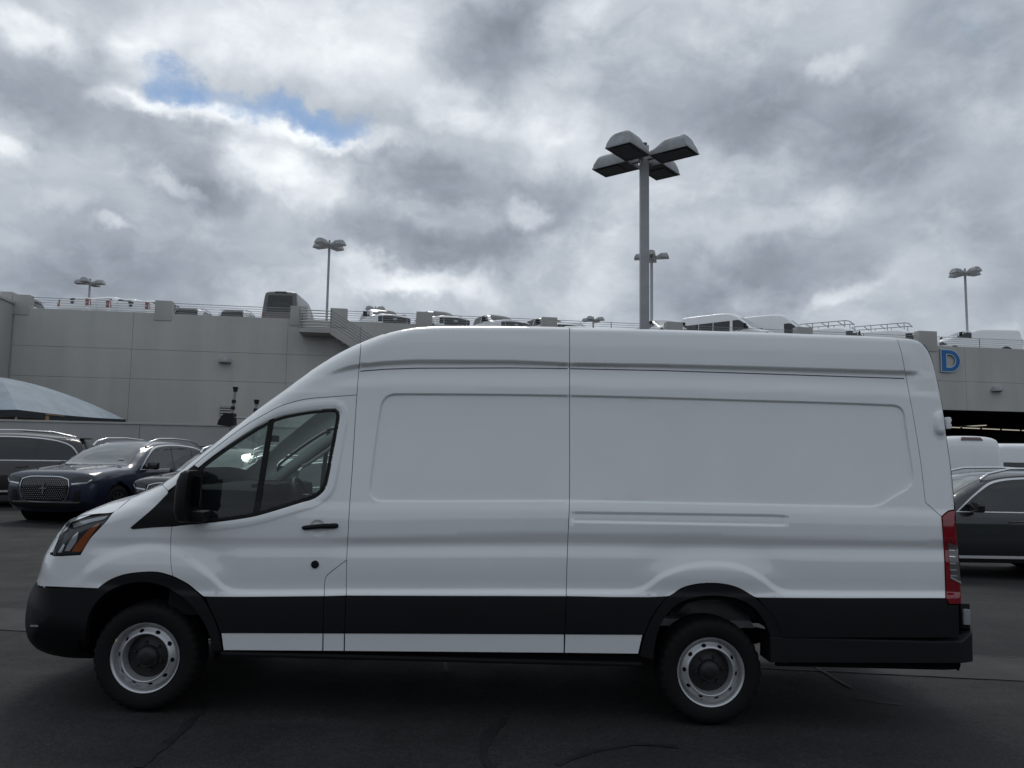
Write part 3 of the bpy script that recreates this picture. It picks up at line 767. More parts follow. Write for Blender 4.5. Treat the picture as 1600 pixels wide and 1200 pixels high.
# cladding, sill strip, wheel-arch mouldings
CL = M['plastic']
SB = lambda x: float(np.interp(x, [346, 800, 1005], [988.7, 990.3, 991.5]))
panel('cladding_panel', [[(322, 933), (506.5, 932.5), (505, SB(505) - .5), (345, SB(345) - .5), (337, 967), (328, 948)]], CL, yoff=-.010)
panel('cladding_panel', [[(506.5, 932.5), (540.5, 931.3), (539, SB(539) - .5), (505, SB(505) - .5)]], CL, yoff=-.010)
panel('cladding_panel', [[(540.5, 931.3), (800, 930.6), (884.6, 932), (882.5, SB(882) - .5), (539, SB(539) - .5)]], CL, yoff=-.010)
panel('cladding_panel', [[(884.6, 932), (1042, 932.5), (1025, 952), (1014, 972), (1007, SB(1005) - .5), (882.5, SB(882) - .5)]], CL, yoff=-.010)
panel('cladding_panel', [[(1183, 934), (1477.5, 936), (1480, 944.5), (1497, 944.5), (1498, 996), (1222, 996), (1219, 985), (1207, 962), (1192, 945)]], CL, yoff=-.010)
BS = lambda x: float(np.interp(x, [349, 800, 997], [1015.8, 1019, 1021.5]))
for x0, x1, xb0, xb1 in ((346, 504.5, 349.5, 504), (505.5, 538, 505, 537.5), (539, 881.5, 538.5, 881), (883, 1004, 882, 997)):
    panel('sill_strip', [[(x0, SB(x0)), (x1, SB(x1)), (xb1, BS(xb1)), (xb0, BS(xb0))]], W_, yoff=-.004)
panel('arch_moulding', [ARCH_F_OUT + ARCH_F_IN], CL, yoff=-.022, step=4, rim=.05, with_relief=False)
panel('arch_moulding', [ARCH_R_OUT + ARCH_R_IN], CL, yoff=-.022, step=4, rim=.05, with_relief=False)
bum = panel('front_bumper', [[(57.5, 911), (61, 917.5), (152, 920.5), (136, 941), (128, 962), (128, 985), (134, 1003), (141, 1027), (103, 1026.5), (78, 1021.5), (59, 1014), (47, 1001.5), (41, 987), (39.5, 967), (41.5, 951), (47.5, 928)]], CL, step=4, yoff=-.004)
panel('crease_strip', [[(88, 985.5), (126, 986), (126, 989.5), (90, 989.5)]], M['plastic_dk'], yoff=-.012, step=4, parent=bum, gap=0)
panel('fog_lamp', [[(46, 970), (60, 968), (63, 973), (60, 979), (47, 977)]], M['gloss_black'], yoff=-.006, step=3, parent=bum, gap=0)
panel('lamp_strip', [[(48, 976), (61, 976.5), (61, 979), (49, 979)]], M['clear_lens'], yoff=-.010, step=3, parent=bum, gap=0)
# rear lamp
TAIL = [(1471.5, 807.5), (1482, 799), (1491.5, 797.5), (1494.7, 845), (1498.3, 880), (1500.3, 915), (1500.8, 943.5), (1482, 943.5), (1478, 935), (1477.6, 920), (1475.6, 870), (1473, 832)]
tail = panel('tail_light', [TAIL], M['red_lens'], yoff=-.008, step=4, gap=.4, rim=.03)
CLEAR = [(1479.8, 848), (1494, 852), (1496, 862), (1499.8, 910), (1484.5, 902), (1481.5, 870)]
clr = panel('reversing_lens', [CLEAR], mat('smoked_lens', (.11, .10, .105), rough=.15, coat=1.0), yoff=-.010, step=3, gap=.2, parent=tail, rim=.004)
for k, yk in enumerate((858, 868, 879, 889, 898)):
    panel('lens_rib', [[(1481 + k * .7, yk), (1490 + k * 1., yk + .6), (1490 + k * 1., yk + 2.4), (1481 + k * .7, yk + 1.8)]], M['lens_rib'], yoff=-.013, step=3, gap=0, parent=clr, rim=.003)
panel('lens_rib', [[(1484, 900.5), (1500, 908.5), (1500, 911.5), (1484, 903)]], M['lens_rib'], yoff=-.013, step=3, gap=0, parent=clr, rim=.003)

def L(px, py, yoff=0.):                           # point on the side, moved out towards the camera by yoff
    p = Pos(np.array([px]), np.array([py]), False)[0]; p = p.copy(); p[1] -= yoff; return p
def plane_pt(px, py, y):
    d = to_local_dir(rays(np.array(float(px)), np.array(float(py)))); return cam_l + d * ((y - cam_l[1]) / d[1])

# rear bumper: deep step bumper with rounded end
b0, b1 = plane_pt(1440, 996, .0), plane_pt(1519.5, 1031, .10)
mb = MB(); zlo, zhi = plane_pt(1490, 1033, .03)[2], plane_pt(1490, 979, .03)[2]
prof = [(b0[0] - 1.02, -.004), (b0[0] + .05, -.012), (b0[0] + .10, -.012), (b1[0] - .13, -.010), (b1[0] - .05, .02), (b1[0] - .015, .07), (b1[0], .16), (b1[0], 1.9), (b1[0] - .05, 2.03), (b1[0] - .13, 2.07), (b0[0] - .2, 2.07), (b0[0] - .2, .2), (b0[0] - 1.02, .2)]
zl0 = plane_pt(1225, 1036, .0)[2]; zl1 = plane_pt(1260, 996.5, .0)[2]
vs = [];
for zz, ins in ((0, .012), (.02, 0), (.94, 0), (1., .012)):
    for i, (x, y) in enumerate(prof):
        f_ = (x - prof[0][0]) / (b1[0] - prof[0][0]); zb = zl0 + (zlo - zl0) * f_; zt = zl1 + (zhi + .0 - zl1) * max(0, (f_ - .90) / .1) if f_ > .9 else zl1
        vs.append((x, y + (ins if y < 1 else -ins), zb + (zt - zb) * zz))
n_ = len(prof)
fs = [tuple(range(n_)), tuple(range(3 * n_, 4 * n_))[::-1]] + [(r_ * n_ + i, r_ * n_ + (i + 1) % n_, (r_ + 1) * n_ + (i + 1) % n_, (r_ + 1) * n_ + i) for r_ in range(3) for i in range(n_)]
mb.add(vs, fs); rb = mb.build('rear_bumper', CL, van, smooth=30)
c0, c1 = plane_pt(1503, 946, .08), plane_pt(1512.5, 978, .10)
mb = MB(); mb.box(((c0[0] - .1 + c1[0]) / 2, 1.03, (c0[2] + c1[2]) / 2), (c1[0] - c0[0] + .1, 1.92, c0[2] - c1[2] + .03), .012); mb.build('bumper_step', M['plastic_dk'], van, smooth=40)
c2 = plane_pt(1511, 964, .06)
for yy_ in (.075, 1.98):
    mb = MB(); mb.box((c2[0] - .005, yy_, c2[2]), (.05, .05, .105), .012); ml = mb.build('marker_light', M['clear_lens'], van, smooth=40)
c3 = L(1467, 963, .012); mb = MB(); mb.lathe([(.0, -.004), (.025, -.004), (.036, 0), (.042, .010), (.042, .03)], c3, 'y', 24); mb.build('tow_cover', M['plastic_dk'], van, smooth=40)
hb = plane_pt(1477.5, 661, .16)
mb = MB(); mb.box((hb[0] + .008, .15, hb[2]), (.028, .04, .082), .006); mb.box((hb[0] + .02, .15, hb[2] + .02), (.02, .03, .022), .005); mb.box((hb[0] + .02, .15, hb[2] - .02), (.02, .03, .022), .005)
mb.build('door_hinge', M['white'], van, smooth=40)
hb2 = plane_pt(1498, 872, .15)
# door handle and lock
h0, h1 = L(473, 824.5, .012), L(526.5, 821.5, .012)
mb = MB(); mb.tube([tuple(h0 + [0, .018, 0]), tuple(h0 + [.012, .002, 0]), tuple((h0 + h1) / 2 + [0, -.006, .004]), tuple(h1 + [-.012, .0, 0]), tuple(h1 + [0, .014, 0])], [.010, .015, .016, .018, .015], 10)
mb.build('door_handle', M['plastic_dk'], van, smooth=50)
lk = L(492, 882, .006); mb = MB(); mb.lathe([(0, -.002), (.014, -.002), (.016, 0), (.022, .0), (.026, .004), (.026, .02)], lk, 'y', 20); mb.build('door_lock', M['plastic_dk'], van, smooth=40)

# door mirror: tall two-part housing on a stalk
ml = empty('door_mirror'); ml.parent = van
m0 = plane_pt(276, 742, -.12); m1 = plane_pt(308, 816, -.12)
mx0, mx1, mz0, mz1 = m0[0], plane_pt(303, 780, -.10)[0], m1[2], plane_pt(283, 735, -.12)[2]
def mirror_bm(sgn=1):
    mb = MB(); P_, F_ = [], []
    rows = [(0, .0, .55), (.03, -.012, .8), (.2, -.02, 1.), (.5, -.018, 1.), (.8, -.008, .97), (.95, .006, .8), (1., .02, .5)]
    for (h, sh, k) in rows:
        z = mz0 + (mz1 - mz0) * h; xm = mx0 + .045 + sh + .012 * (1 - h)
        for (a, b) in ((-.045, .00), (-.03, -.12), (.0, -.17), (.05, -.185), (.062, -.18), (.062, .03), (.03, .045), (-.025, .04)):
            P_.append((xm + a * k, (-.02 + b * (.6 + .4 * k)), z))
    for r_ in range(len(rows) - 1):
        for i in range(8): F_.append((r_ * 8 + i, r_ * 8 + (i + 1) % 8, (r_ + 1) * 8 + (i + 1) % 8, (r_ + 1) * 8 + i))
    F_ += [tuple(range(8)), tuple(range(len(P_) - 8, len(P_)))[::-1]]
    mb.add(P_, F_); return mb
hs = mirror_bm().build('mirror_housing', M['plastic_dk'], ml, smooth=45)
mb = MB(); mb.box((mx0 + .109, -.09, (mz0 + mz1) / 2 + .03), (.006, .12, .20), .002, rot=Matrix.Rotation(R(62), 3, 'Z')); mb.build('mirror_glass', M['gloss_black'], ml)
mb = MB(); q0 = plane_pt(300, 806, .0); mb.box((q0[0] + .03, -.01, q0[2] + .0), (.16, .16, .075), .025); mb.build('mirror_stalk', M['plastic_dk'], ml, smooth=45)
mr = copy_tree(ml, van)
for o in mr.children:
    if o.name.startswith('mirror_glass'): o.material_slots[0].link = 'OBJECT'; o.material_slots[0].material = M['chrome']; o.location.x += .055
mr.scale = (1, -1, 1); mr.location = (0, 2 * HALF, 0)

# ---------------------------------------------------------------- inner body, roof and the far side
winL = Pos(*shrink(WINS, -3).T, False)[:, [0, 2]]
botz = [tuple(OUT[-1]), (OUT[-1][0] - .1, .33), (WB + .55, .36), (.5, .36), (OUT[0][0] + .02, OUT[0][1])]
zr = hub_r_l = (VR @ (hub_r - VO))[2]
dom = np.concatenate([OUT, smooth_line([OUT[-1], (WB + .62, .40), (WB - .6, .40), (.62, .40), OUT[0]], .09)[1:-1]])
th = np.linspace(0, 2 * math.pi, 48, endpoint=False)
wc = [np.stack([cx + .45 * np.cos(th), TYRE_R + .03 + .45 * np.sin(th)], 1) for cx in (0, WB)]
nn = normals2(OUT)
rings = [OUT - nn * d for d in (.0015, .005, .012, .025, .045, .07, .10, .14, .18, .24, .32, .42)]
ring_ok = []
for d, r_ in zip((.0015, .005, .012, .025, .045, .07, .10, .14, .18, .24, .32, .42), rings):
    ring_ok.append(r_[np.abs(look(TD, r_[:, 0], r_[:, 1]) - d) < .25 * d + .004])
gx_, gz_ = np.meshgrid(np.arange(-1.1, 5.8, .11), np.arange(.3, 2.8, .11)); gg = np.stack([gx_.ravel(), gz_.ravel()], 1)
gg = gg[look(TD, gg[:, 0], gg[:, 1]) > .1]
ex = np.concatenate(ring_ok + [gg]); ex = ex[inside([dom], ex)]
arcs = [c_[inside([dom], c_)] for c_ in wc]
V2, T = cdt([dom, winL], np.concatenate([ex] + arcs))
# even-odd leaves the window open; wheel openings are taken out by radius
c_ = V2[T].mean(1)
keep = np.ones(len(T), bool)
for cx in (0, WB): keep &= np.hypot(c_[:, 0] - cx, c_[:, 1] - TYRE_R - .03) > .44
T = T[keep]; c_ = c_[keep]
qx, qy = lproj(np.stack([V2[:, 0], np.full(len(V2), .06), V2[:, 1]], 1))
PP = P_of(qx, qy); PP = np.where(qx < 150, np.minimum(PP, .08), PP)
dd = np.maximum(look(TD, V2[:, 0], V2[:, 1]), 0)
on = line_dist(OUT, V2)[0] < 1e-4; dd[on] = 0
yn = PP + lat_of(dd, HALF - PP, look(TA, V2[:, 0], V2[:, 1]), look(TM, V2[:, 0], V2[:, 1]))
yn[on] = HALF
near = np.stack([V2[:, 0], yn, V2[:, 1]], 1); far = near.copy(); far[:, 1] = 2 * HALF - far[:, 1]
def face_n(P, T): return np.cross(P[T[:, 1]] - P[T[:, 0]], P[T[:, 2]] - P[T[:, 0]])
fn = face_n(near, T); fl = fn[:, 1] > 0; T[fl] = T[fl][:, ::-1]
fn = face_n(near, T); cn = near[T].mean(1)
seen = ((cam_l - cn) * fn).sum(1) / np.maximum(np.linalg.norm(fn, axis=1) * np.linalg.norm(cam_l - cn, axis=1), 1e-9)
_, oi, op = line_dist(OUT, c_)
px_o = sil_s[oi, 0]; dcen = look(TD, c_[:, 0], c_[:, 1])
ws = (px_o > 270) & (px_o < 545) & (dcen < .0415) & (c_[:, 1] > 1.2)
bpx = lproj(np.stack([c_[:, 0], np.full(len(c_), .2), c_[:, 1]], 1))[1]
dark = (seen > np.where(c_[:, 0] < -.3, .34, .13)) & ~ws
low = (bpx > np.where(c_[:, 0] < 0, 912, 934))
vn = np.zeros((len(V2), 3))
for k in range(3): np.add.at(vn, T[:, k], fn / np.maximum(np.linalg.norm(fn, axis=1, keepdims=True), 1e-12) * .5 + fn)
vn[on, 1] = 0
vnf = vn * [1, -1, 1]
def shell(name, sel_n, sel_f, m, inset=0., mirror=True):
    Vs = np.concatenate([near, far]); Ns = np.concatenate([vn, vnf])
    l = np.linalg.norm(Ns, axis=1, keepdims=True); Nu = Ns / np.maximum(l, 1e-12)
    Vs = Vs - Nu * inset
    Ts = np.concatenate([T[sel_n], (T[sel_f] + len(V2))[:, ::-1]])
    used = np.unique(Ts); mp = -np.ones(len(Vs), int); mp[used] = np.arange(len(used))
    return link(name, tri_mesh(name, Vs[used], mp[Ts], Ns[used], [m]), van)
shell('inner_shell', dark, np.zeros(len(T), bool), M['dark_in'], .024)
shell('body_shell', ~dark & ~ws & ~low, ~ws & ~low, M['white'], .003)
shell('lower_shell', ~dark & ~ws & low, ~ws & low, M['plastic'], .003)
shell('windscreen', ws, ws, M['glass_front'], .004)
# far door glass and its frame
fg = copy_tree(glass, van); fg.scale = (1, -1, 1); fg.location = (0, 2 * HALF, 0)
for o_ in [c for c in van.children if c.name.startswith(('window_bar', 'window_seal'))]:
    fb = copy_tree(o_, van); fb.scale = (1, -1, 1); fb.location = (0, 2 * HALF, 0)
# underbody and cabin
def vbox(name, m, x0, x1, y0, y1, z0, z1, bev=0.02, parent=None):
    mb = MB(); mb.box(((x0 + x1) / 2, (y0 + y1) / 2, (z0 + z1) / 2), (x1 - x0, y1 - y0, z1 - z0), bev); return mb.build(name, m, parent or van, smooth=40)
vbox('underbody', M['dark_in'], .50, WB - .50, .10, 1.96, .40, .70)
vbox('underbody', M['dark_in'], WB - .50, WB + 1.5, .42, 1.64, .60, .80)
vbox('underbody', M['dark_in'], -.62, .5, .55, 1.5, .36, .85)
vbox('engine_bulkhead', M['dark_in'], .42, .47, .1, 1.96, .5, 1.12)
dash = vbox('dashboard', M['dash'], .04, .62, .16, 1.90, .95, 1.465, .06)
vbox('door_lining', M['dash'], .1, 1.75, 1.90, 1.955, .62, 1.36, .02)
vbox('door_lining', M['dash'], .1, 1.75, .105, .15, .62, 1.24, .02)
mb = MB(); mb.box((.60, .62, 1.42), (.20, .42, .16), .05); mb.build('instrument_hood', M['dash'], van, smooth=40)
swc = Vector((.86, .62, 1.36)); mb = MB()
ang = R(62); pts = [swc + Vector((math.sin(R(28)) * math.sin(a) * .19 * -1, math.cos(a) * .19, math.cos(R(28)) * math.sin(a) * .19)) for a in np.linspace(0, 2 * math.pi, 33)]
mb.tube([tuple(p) for p in pts], .016, 8, False); mb.box(tuple(swc), (.05, .12, .12), .02); mb.box((.86, .62, 1.36), (.02, .36, .035), .006)
mb.build('steering_wheel', M['plastic_dk'], van, smooth=50)
for yy_ in (.58, 1.46):
    st = empty('seat', (0, 0, 0)); st.parent = van
    vbox('seat_cushion', M['trim_in'], 1.02, 1.52, yy_ - .25, yy_ + .25, .70, .92, .06, st)
    mb = MB(); mb.box((1.60, yy_, 1.18), (.16, .48, .64), .06, rot=Matrix.Rotation(R(12), 3, 'Y')); mb.build('seat_back', M['trim_in'], st, smooth=40)
    mb = MB(); mb.box((1.70, yy_, 1.58), (.10, .27, .19), .04); mb.build('headrest', M['trim_in'], st, smooth=40)
vbox('bulkhead', M['trim_in'], 1.84, 1.87, .14, 1.92, .6, 2.5, 0)
vbox('headliner', M['trim_in'], 1.05, 1.86, .32, 1.74, 2.06, 2.09, .01)
vbox('cabin_floor', M['dark_in'], .45, 1.9, .08, 1.98, .60, .68, 0)
mb = MB(); mb.box((.50, .95, 1.83), (.04, .20, .055), .018); mb.build('rear_view_mirror', M['plastic_dk'], van, smooth=40)
pa = [(.62, 1.86, 1.42), (.80, 1.84, 1.60), (1.02, 1.81, 1.80), (1.12, 1.80, 1.86)]
mb = MB(); mb.tube([(.52, 1.86, 1.60), (.58, 1.78, 1.62), (.76, 1.75, 1.75), (.80, 1.82, 1.80)], .017, 8); mb.build('grab_handle', M['trim_in'], van, smooth=50)
mb = MB(); mb.tube([(.20, 1.93, 1.40), (.40, 1.90, 1.58), (.70, 1.86, 1.81), (1.0, 1.82, 2.0), (1.25, 1.80, 2.07)], .055, 8); mb.build('pillar_lining', M['trim_in'], van, smooth=50)
# side step under the sill, wheel housings, axle, springs
s0, s1 = plane_pt(345, 1018, .02), plane_pt(1003, 1022, .02); s2 = plane_pt(800, 1036, .02)
mb = MB(); mb.box(((s0[0] + s1[0]) / 2, .10, (s0[2] + s2[2]) / 2 + .0), (s1[0] - s0[0], .19, s0[2] - s2[2] + .01), .02); mb.build('side_step', M['plastic_dk'], van, smooth=40)
mb = MB(); mb.box(((s0[0] + s1[0]) / 2, 1.96, (s0[2] + s2[2]) / 2), (s1[0] - s0[0], .19, s0[2] - s2[2]), .02); mb.build('side_step', M['plastic_dk'], van, smooth=40)
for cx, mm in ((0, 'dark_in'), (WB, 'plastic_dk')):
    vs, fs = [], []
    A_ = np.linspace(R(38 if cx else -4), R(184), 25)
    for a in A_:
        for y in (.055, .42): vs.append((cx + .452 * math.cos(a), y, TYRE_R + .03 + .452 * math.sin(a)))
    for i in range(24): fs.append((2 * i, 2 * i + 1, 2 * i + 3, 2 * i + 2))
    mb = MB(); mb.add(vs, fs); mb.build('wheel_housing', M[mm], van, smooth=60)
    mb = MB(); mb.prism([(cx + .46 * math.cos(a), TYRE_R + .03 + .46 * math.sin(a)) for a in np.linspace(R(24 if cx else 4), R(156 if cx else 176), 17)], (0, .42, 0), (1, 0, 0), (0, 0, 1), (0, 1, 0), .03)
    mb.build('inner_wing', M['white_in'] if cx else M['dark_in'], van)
mb = MB(); mb.tube([(WB, .2, TYRE_R), (WB, 1.86, TYRE_R)], .05, 10); mb.lathe([(0, -.16), (.12, -.12), (.16, 0), (.12, .12), (0, .16)], (WB, 1.03, TYRE_R), 'y', 16)
mb.build('rear_axle', M['dark_in'], van, smooth=50)
for yy_ in (.48, 1.58):
    mb = MB(); mb.tube([(WB - .75, yy_, .56), (WB - .3, yy_, .44), (WB, yy_, .42), (WB + .35, yy_, .45), (WB + .8, yy_, .58)], .03, 6); mb.build('leaf_spring', M['dark_in'], van)
mb = MB(); mb.tube([(WB + .2, .5, .50), (WB + .45, .48, .53), (WB + .62, .34, .52)], .035, 8); mb.build('exhaust_pipe', M['dark_in'], van, smooth=50)

# ---------------------------------------------------------------- wheels
def wheel_parts(R_=TYRE_R, rim=.222, wid=.225):
    out = {}
    mb = MB()
    pr = [(rim - .012, .03), (rim, .012), (rim + .01, .004), (rim + .03, -.004), (R_ - .06, -.010), (R_ - .028, -.004), (R_ - .012, .012), (R_ - .004, .03), (R_, .05), (R_, .10), (R_ - .007, .104), (R_ - .007, .112), (R_, .116),
          (R_, .17), (R_ - .006, .2), (R_ - .03, .23), (rim, .21), (rim - .01, .15)]
    mb.lathe(pr, (0, 0, 0), 'y', 144, wob=lambda i, j: (-.006 if (j // 2) % 2 and 5 <= i <= 8 else (.0022 if i in (3, 4) and j % 36 < 20 else 0)))
    out['tyre'] = (mb, M['rubber'])
    # steel disc with hand holes
    prof = pchip([0, .138, .143, .148, .153, .158, .165, .185, .192, .198, .204, .210, .215, .219, .226], [.06, .06, .035, .012, .003, .002, .010, .030, .034, .060, .062, .030, .010, .004, .001])
    k_ = rim / .222
    rr = np.concatenate([np.linspace(.125, .226, 22)]); pts = []
    loops = [np.stack([r_ * np.cos(th), r_ * np.sin(th)], 1) for r_ in (.226, .139)]
    for k in range(10):
        a = 2 * math.pi * (k + .35) / 10; c0_ = np.array([math.cos(a), math.sin(a)]) * .174; t0_ = np.array([-math.sin(a), math.cos(a)])
        e_ = np.linspace(0, 2 * math.pi, 12, endpoint=False)
        loops.append(c0_ + np.outer(np.cos(e_) * .0165, t0_) + np.outer(np.sin(e_) * .0105, c0_ / .174))
    for r_ in np.arange(.144, .224, .005):
        n = 96; a = (np.arange(n) + .5 * (int(r_ * 1000) % 2)) * 2 * math.pi / n; pts.append(np.stack([r_ * np.cos(a), r_ * np.sin(a)], 1))
    pts = np.concatenate(pts); pts = pts[inside(loops, pts)]
    for P in loops: pts = pts[line_dist(P, pts, True)[0] > .0028]
    V, T_ = cdt(loops, pts); r_ = np.hypot(*V.T); P3 = np.stack([V[:, 0], prof(r_), V[:, 1]], 1) * [k_, 1, k_]
    dr = (prof(r_ + .0006) - prof(r_ - .0006)) / .0012; N = np.stack([V[:, 0] / r_ * dr, -np.ones(len(r_)), V[:, 1] / r_ * dr], 1)
    f = np.cross(P3[T_[:, 1]] - P3[T_[:, 0]], P3[T_[:, 2]] - P3[T_[:, 0]])[:, 1] > 0; T_[f] = T_[f][:, ::-1]
    out['rim'] = (tri_mesh('rim', P3, T_, N, [M['steel_wheel']], rim=np.array([0, .012, 0])), None)
    mb = MB(); mb.lathe([(.21, .12), (.145, .085), (.14, .065), (.10, .06), (.075, .05), (.068, .03), (.05, .012), (.03, .006), (0, .006)], (0, 0, 0), 'y', 40)
    for k in range(6):
        a = 2 * math.pi * k / 6; mb.lathe([(0, .040), (.011, .042), (.011, .07)], (.092 * math.cos(a), 0, .092 * math.sin(a)), 'y', 8)
    out['hub'] = (mb, M['hub'])
    mb = MB(); mb.lathe([(.05, .20), (.20, .18), (.215, .10), (.21, .04)], (0, 0, 0), 'y', 24); out['wheel_back'] = (mb, M['dark_in'])
    return out
WPARTS = None
def van_wheel(parent, x, y, z, flip, spin):
    global WPARTS
    e = empty('wheel'); e.parent = parent; e.location = (x, y, z); e.rotation_euler = (0, spin, math.pi if flip else 0)
    if WPARTS is None:
        WPARTS = {}
        for k, (a, m_) in wheel_parts().items():
            o = a.build(k, m_, e, smooth=35) if isinstance(a, MB) else link(k, a, e)
            WPARTS[k] = o.data
    else:
        for k, me in WPARTS.items(): link(k, me, e)
    return e
zrl = (VR @ (hub_r - VO))[2]
w1 = van_wheel(van, 0, FACE_Y, TYRE_R, False, .3)
van_wheel(van, WB, FACE_Y, TYRE_R, False, .9); van_wheel(van, 0, 2 * HALF - FACE_Y, TYRE_R, True, 0); van_wheel(van, WB, 2 * HALF - FACE_Y, TYRE_R, True, 0)
mb = MB(); mb.box((-.216, -.001, .045), (.010, .004, .022), 0); sk = mb.build('wheel_sticker', mat('yellow_label', (.55, .52, .22), .6), w1)

# ------------------------------------------------------------------ ground
def gpt(px, py):
    """point of the ground seen at a point of the photograph"""
    d = rays(np.array(float(px)), np.array(float(py)))
    # z = G0z + GX (x - G0x)
    t = (G0[2] - GX * G0[0] + GX * CAM[0] - CAM[2]) / (d[2] - GX * d[0]); return CAM + d * t
mb = MB()
xs = [-3000, -400, -60, -20, 0, 20, 60, 400, 3000]; ys = [-3000, -400, -40, 0, 15, 40, 100, 500, 4000]
def gz_far(x, y): return ground_z(max(min(x, 45), -45), y)
mb.add([(x, y, gz_far(x, y)) for y in ys for x in xs], [(j * 9 + i, j * 9 + i + 1, (j + 1) * 9 + i + 1, (j + 1) * 9 + i) for j in range(8) for i in range(8)])
tag(mb.build('ground', M['asphalt']), kind='structure')
def ribbon(name, pts, width, m, lift, wob=0., seed=1):
    """flat strip lying on the ground"""
    r_ = random.Random(seed); P = np.array(pts, float)[:, :2]; P = smooth_line(P, .12)
    g = np.gradient(P, axis=0); n = np.stack([-g[:, 1], g[:, 0]], 1); n /= np.hypot(*n.T)[:, None]
    wa = np.array([width / 2 * (1 + wob * (r_.random() - .5) * 2) for _ in P]); wb_ = np.array([width / 2 * (1 + wob * (r_.random() - .5) * 2) for _ in P])
    A_, B_ = P + n * wa[:, None], P - n * wb_[:, None]
    vs = [(x, y, ground_z(x, y) + lift) for x, y in A_] + [(x, y, ground_z(x, y) + lift) for x, y in B_]; k = len(P)
    mb = MB(); mb.add(vs, [(i, i + 1, k + i + 1, k + i) for i in range(k - 1)]); return tag(mb.build(name, m), kind='structure')
ga, gb = gpt(-200, 957), gpt(1800, 1058)
c0_, c1_ = (gpt(0, 948) + gpt(0, 989)) / 2, (gpt(1600, 1034) + gpt(1600, 1058)) / 2
dirv = (c1_ - c0_); wv = np.hypot(*(gpt(0, 948) - gpt(0, 989))[:2]) * .62
ribbon('gutter', [c0_ - dirv * 2, c0_, c1_, c1_ + dirv * 2], wv, M['gutter'], .004, .01)
nrm_ = np.array([-dirv[1], dirv[0], 0]) / np.hypot(dirv[0], dirv[1])
for k, sgn in enumerate((-1, 1)):
    o_ = nrm_ * (wv / 2 + .012) * sgn; ribbon('gutter_joint', [c0_ - dirv + o_, c0_ + o_, c1_ + o_, c1_ + dirv + o_], .022, M['tar'], .008, .5, k)
ribbon('tar_seal', [gpt(215, 1200), gpt(262, 1160), gpt(310, 1115), gpt(318, 1096)], .055, M['tar'], .005, .5, 3)
ribbon('tar_seal', [gpt(775, 1215), gpt(756, 1180), gpt(762, 1150), gpt(790, 1122)], .06, M['tar'], .005, .5, 4)
ribbon('tar_seal', [gpt(870, 1196), gpt(930, 1175), gpt(990, 1165), gpt(1060, 1168)], .035, M['tar'], .005, .6, 5)
ribbon('tar_seal', [gpt(1268, 1040), gpt(1296, 1056), gpt(1330, 1076)], .03, M['tar'], .010, .4, 6)
ribbon('tar_seal', [gpt(1340, 1092), gpt(1390, 1100), gpt(1410, 1102)], .02, M['tar'], .006, .4, 7)
ribbon('tar_seal', [gpt(694, 1036), gpt(699, 1052)], .03, M['tar'], .010, .4, 8)

# ------------------------------------------------------------------ the parking building behind
WL = at_depth(60, 481.5, 36.0); ZP = WL[2]
dr_ = rays(np.array(1475.), np.array(540.5)); WRt = CAM + dr_ * ((ZP - CAM[2]) / dr_[2])
BX = WRt - WL; BX[2] = 0; BX /= np.linalg.norm(BX); BY = np.array([-BX[1], BX[0], 0.])
B0 = np.array([WL[0], WL[1], 0.])
BROT = math.atan2(BX[1], BX[0])
def bl(px, py, off=0.):
    """(along the wall, height) of the wall point seen at a photograph point; off: plane further into the building"""
    d = rays(np.array(float(px)), np.array(float(py))); t = ((B0 + BY * off - CAM) @ BY) / (d @ BY); p = CAM + d * t
    return (p - B0) @ BX, p[2]
DECK = ZP - .05
print('wall top', ZP, 'wall right depth', WRt, 'rot', math.degrees(BROT))
bld = empty('parking_building', tuple(B0), BROT)
tag(bld, 'long grey concrete parking building with cars and railings on its roof deck', 'building')
def bbox(name, m, s0, s1, y0, y1, z0, z1, parent=bld, bev=0.):
    mb = MB(); mb.box(((s0 + s1) / 2, (y0 + y1) / 2, (z0 + z1) / 2), (s1 - s0, y1 - y0, z1 - z0), bev); return mb.build(name, m, parent, smooth=40 if bev else None)
sL = bl(22, 500)[0]; sR = bl(1600, 600)[0] + 30
zJ1, zJ2 = bl(60, 587.5)[1], bl(60, 540.5)[1]
sOp, zOp = bl(1330, 640)[0], bl(1478, 640.5)[1]
GLO = -3.
bbox('wall', M['wall'], sL - 3, sOp, .03, .38, GLO, ZP - .03)
bbox('wall', M['wall'], sOp, sR, .03, .38, zOp + .02, ZP - .03)
cols = [sL] + [bl(x, 560)[0] for x in (205, 448)]
stp = cols[2] - cols[1]
while cols[-1] + stp < sOp - 3: cols.append(cols[-1] + stp)
cols.append(sOp)
def wpanel(s0, s1, z0, z1):
    mb = MB(); g = .006; mb.box(((s0 + s1) / 2, .012, (z0 + z1) / 2), (s1 - s0 - 2 * g, .05, z1 - z0 - 2 * g), .008); mb.build('wall_panel', M['wall'], bld)
for a, b in zip(cols[:-1], cols[1:]):
    for z0, z1 in ((GLO, zJ1), (zJ1, zJ2), (zJ2, ZP)): wpanel(a, b, z0, z1)
s = sOp; zJ3 = bl(1500, 596)[1]
while s < sR - .1:
    e_ = min(s + stp, sR)
    for z0, z1 in ((zOp, zJ3), (zJ3, ZP)): wpanel(s, e_, z0, z1)
    s = e_
bbox('roof_deck', M['trim_grey'], sL - 12, sR, .40, 60, DECK - .5, DECK)
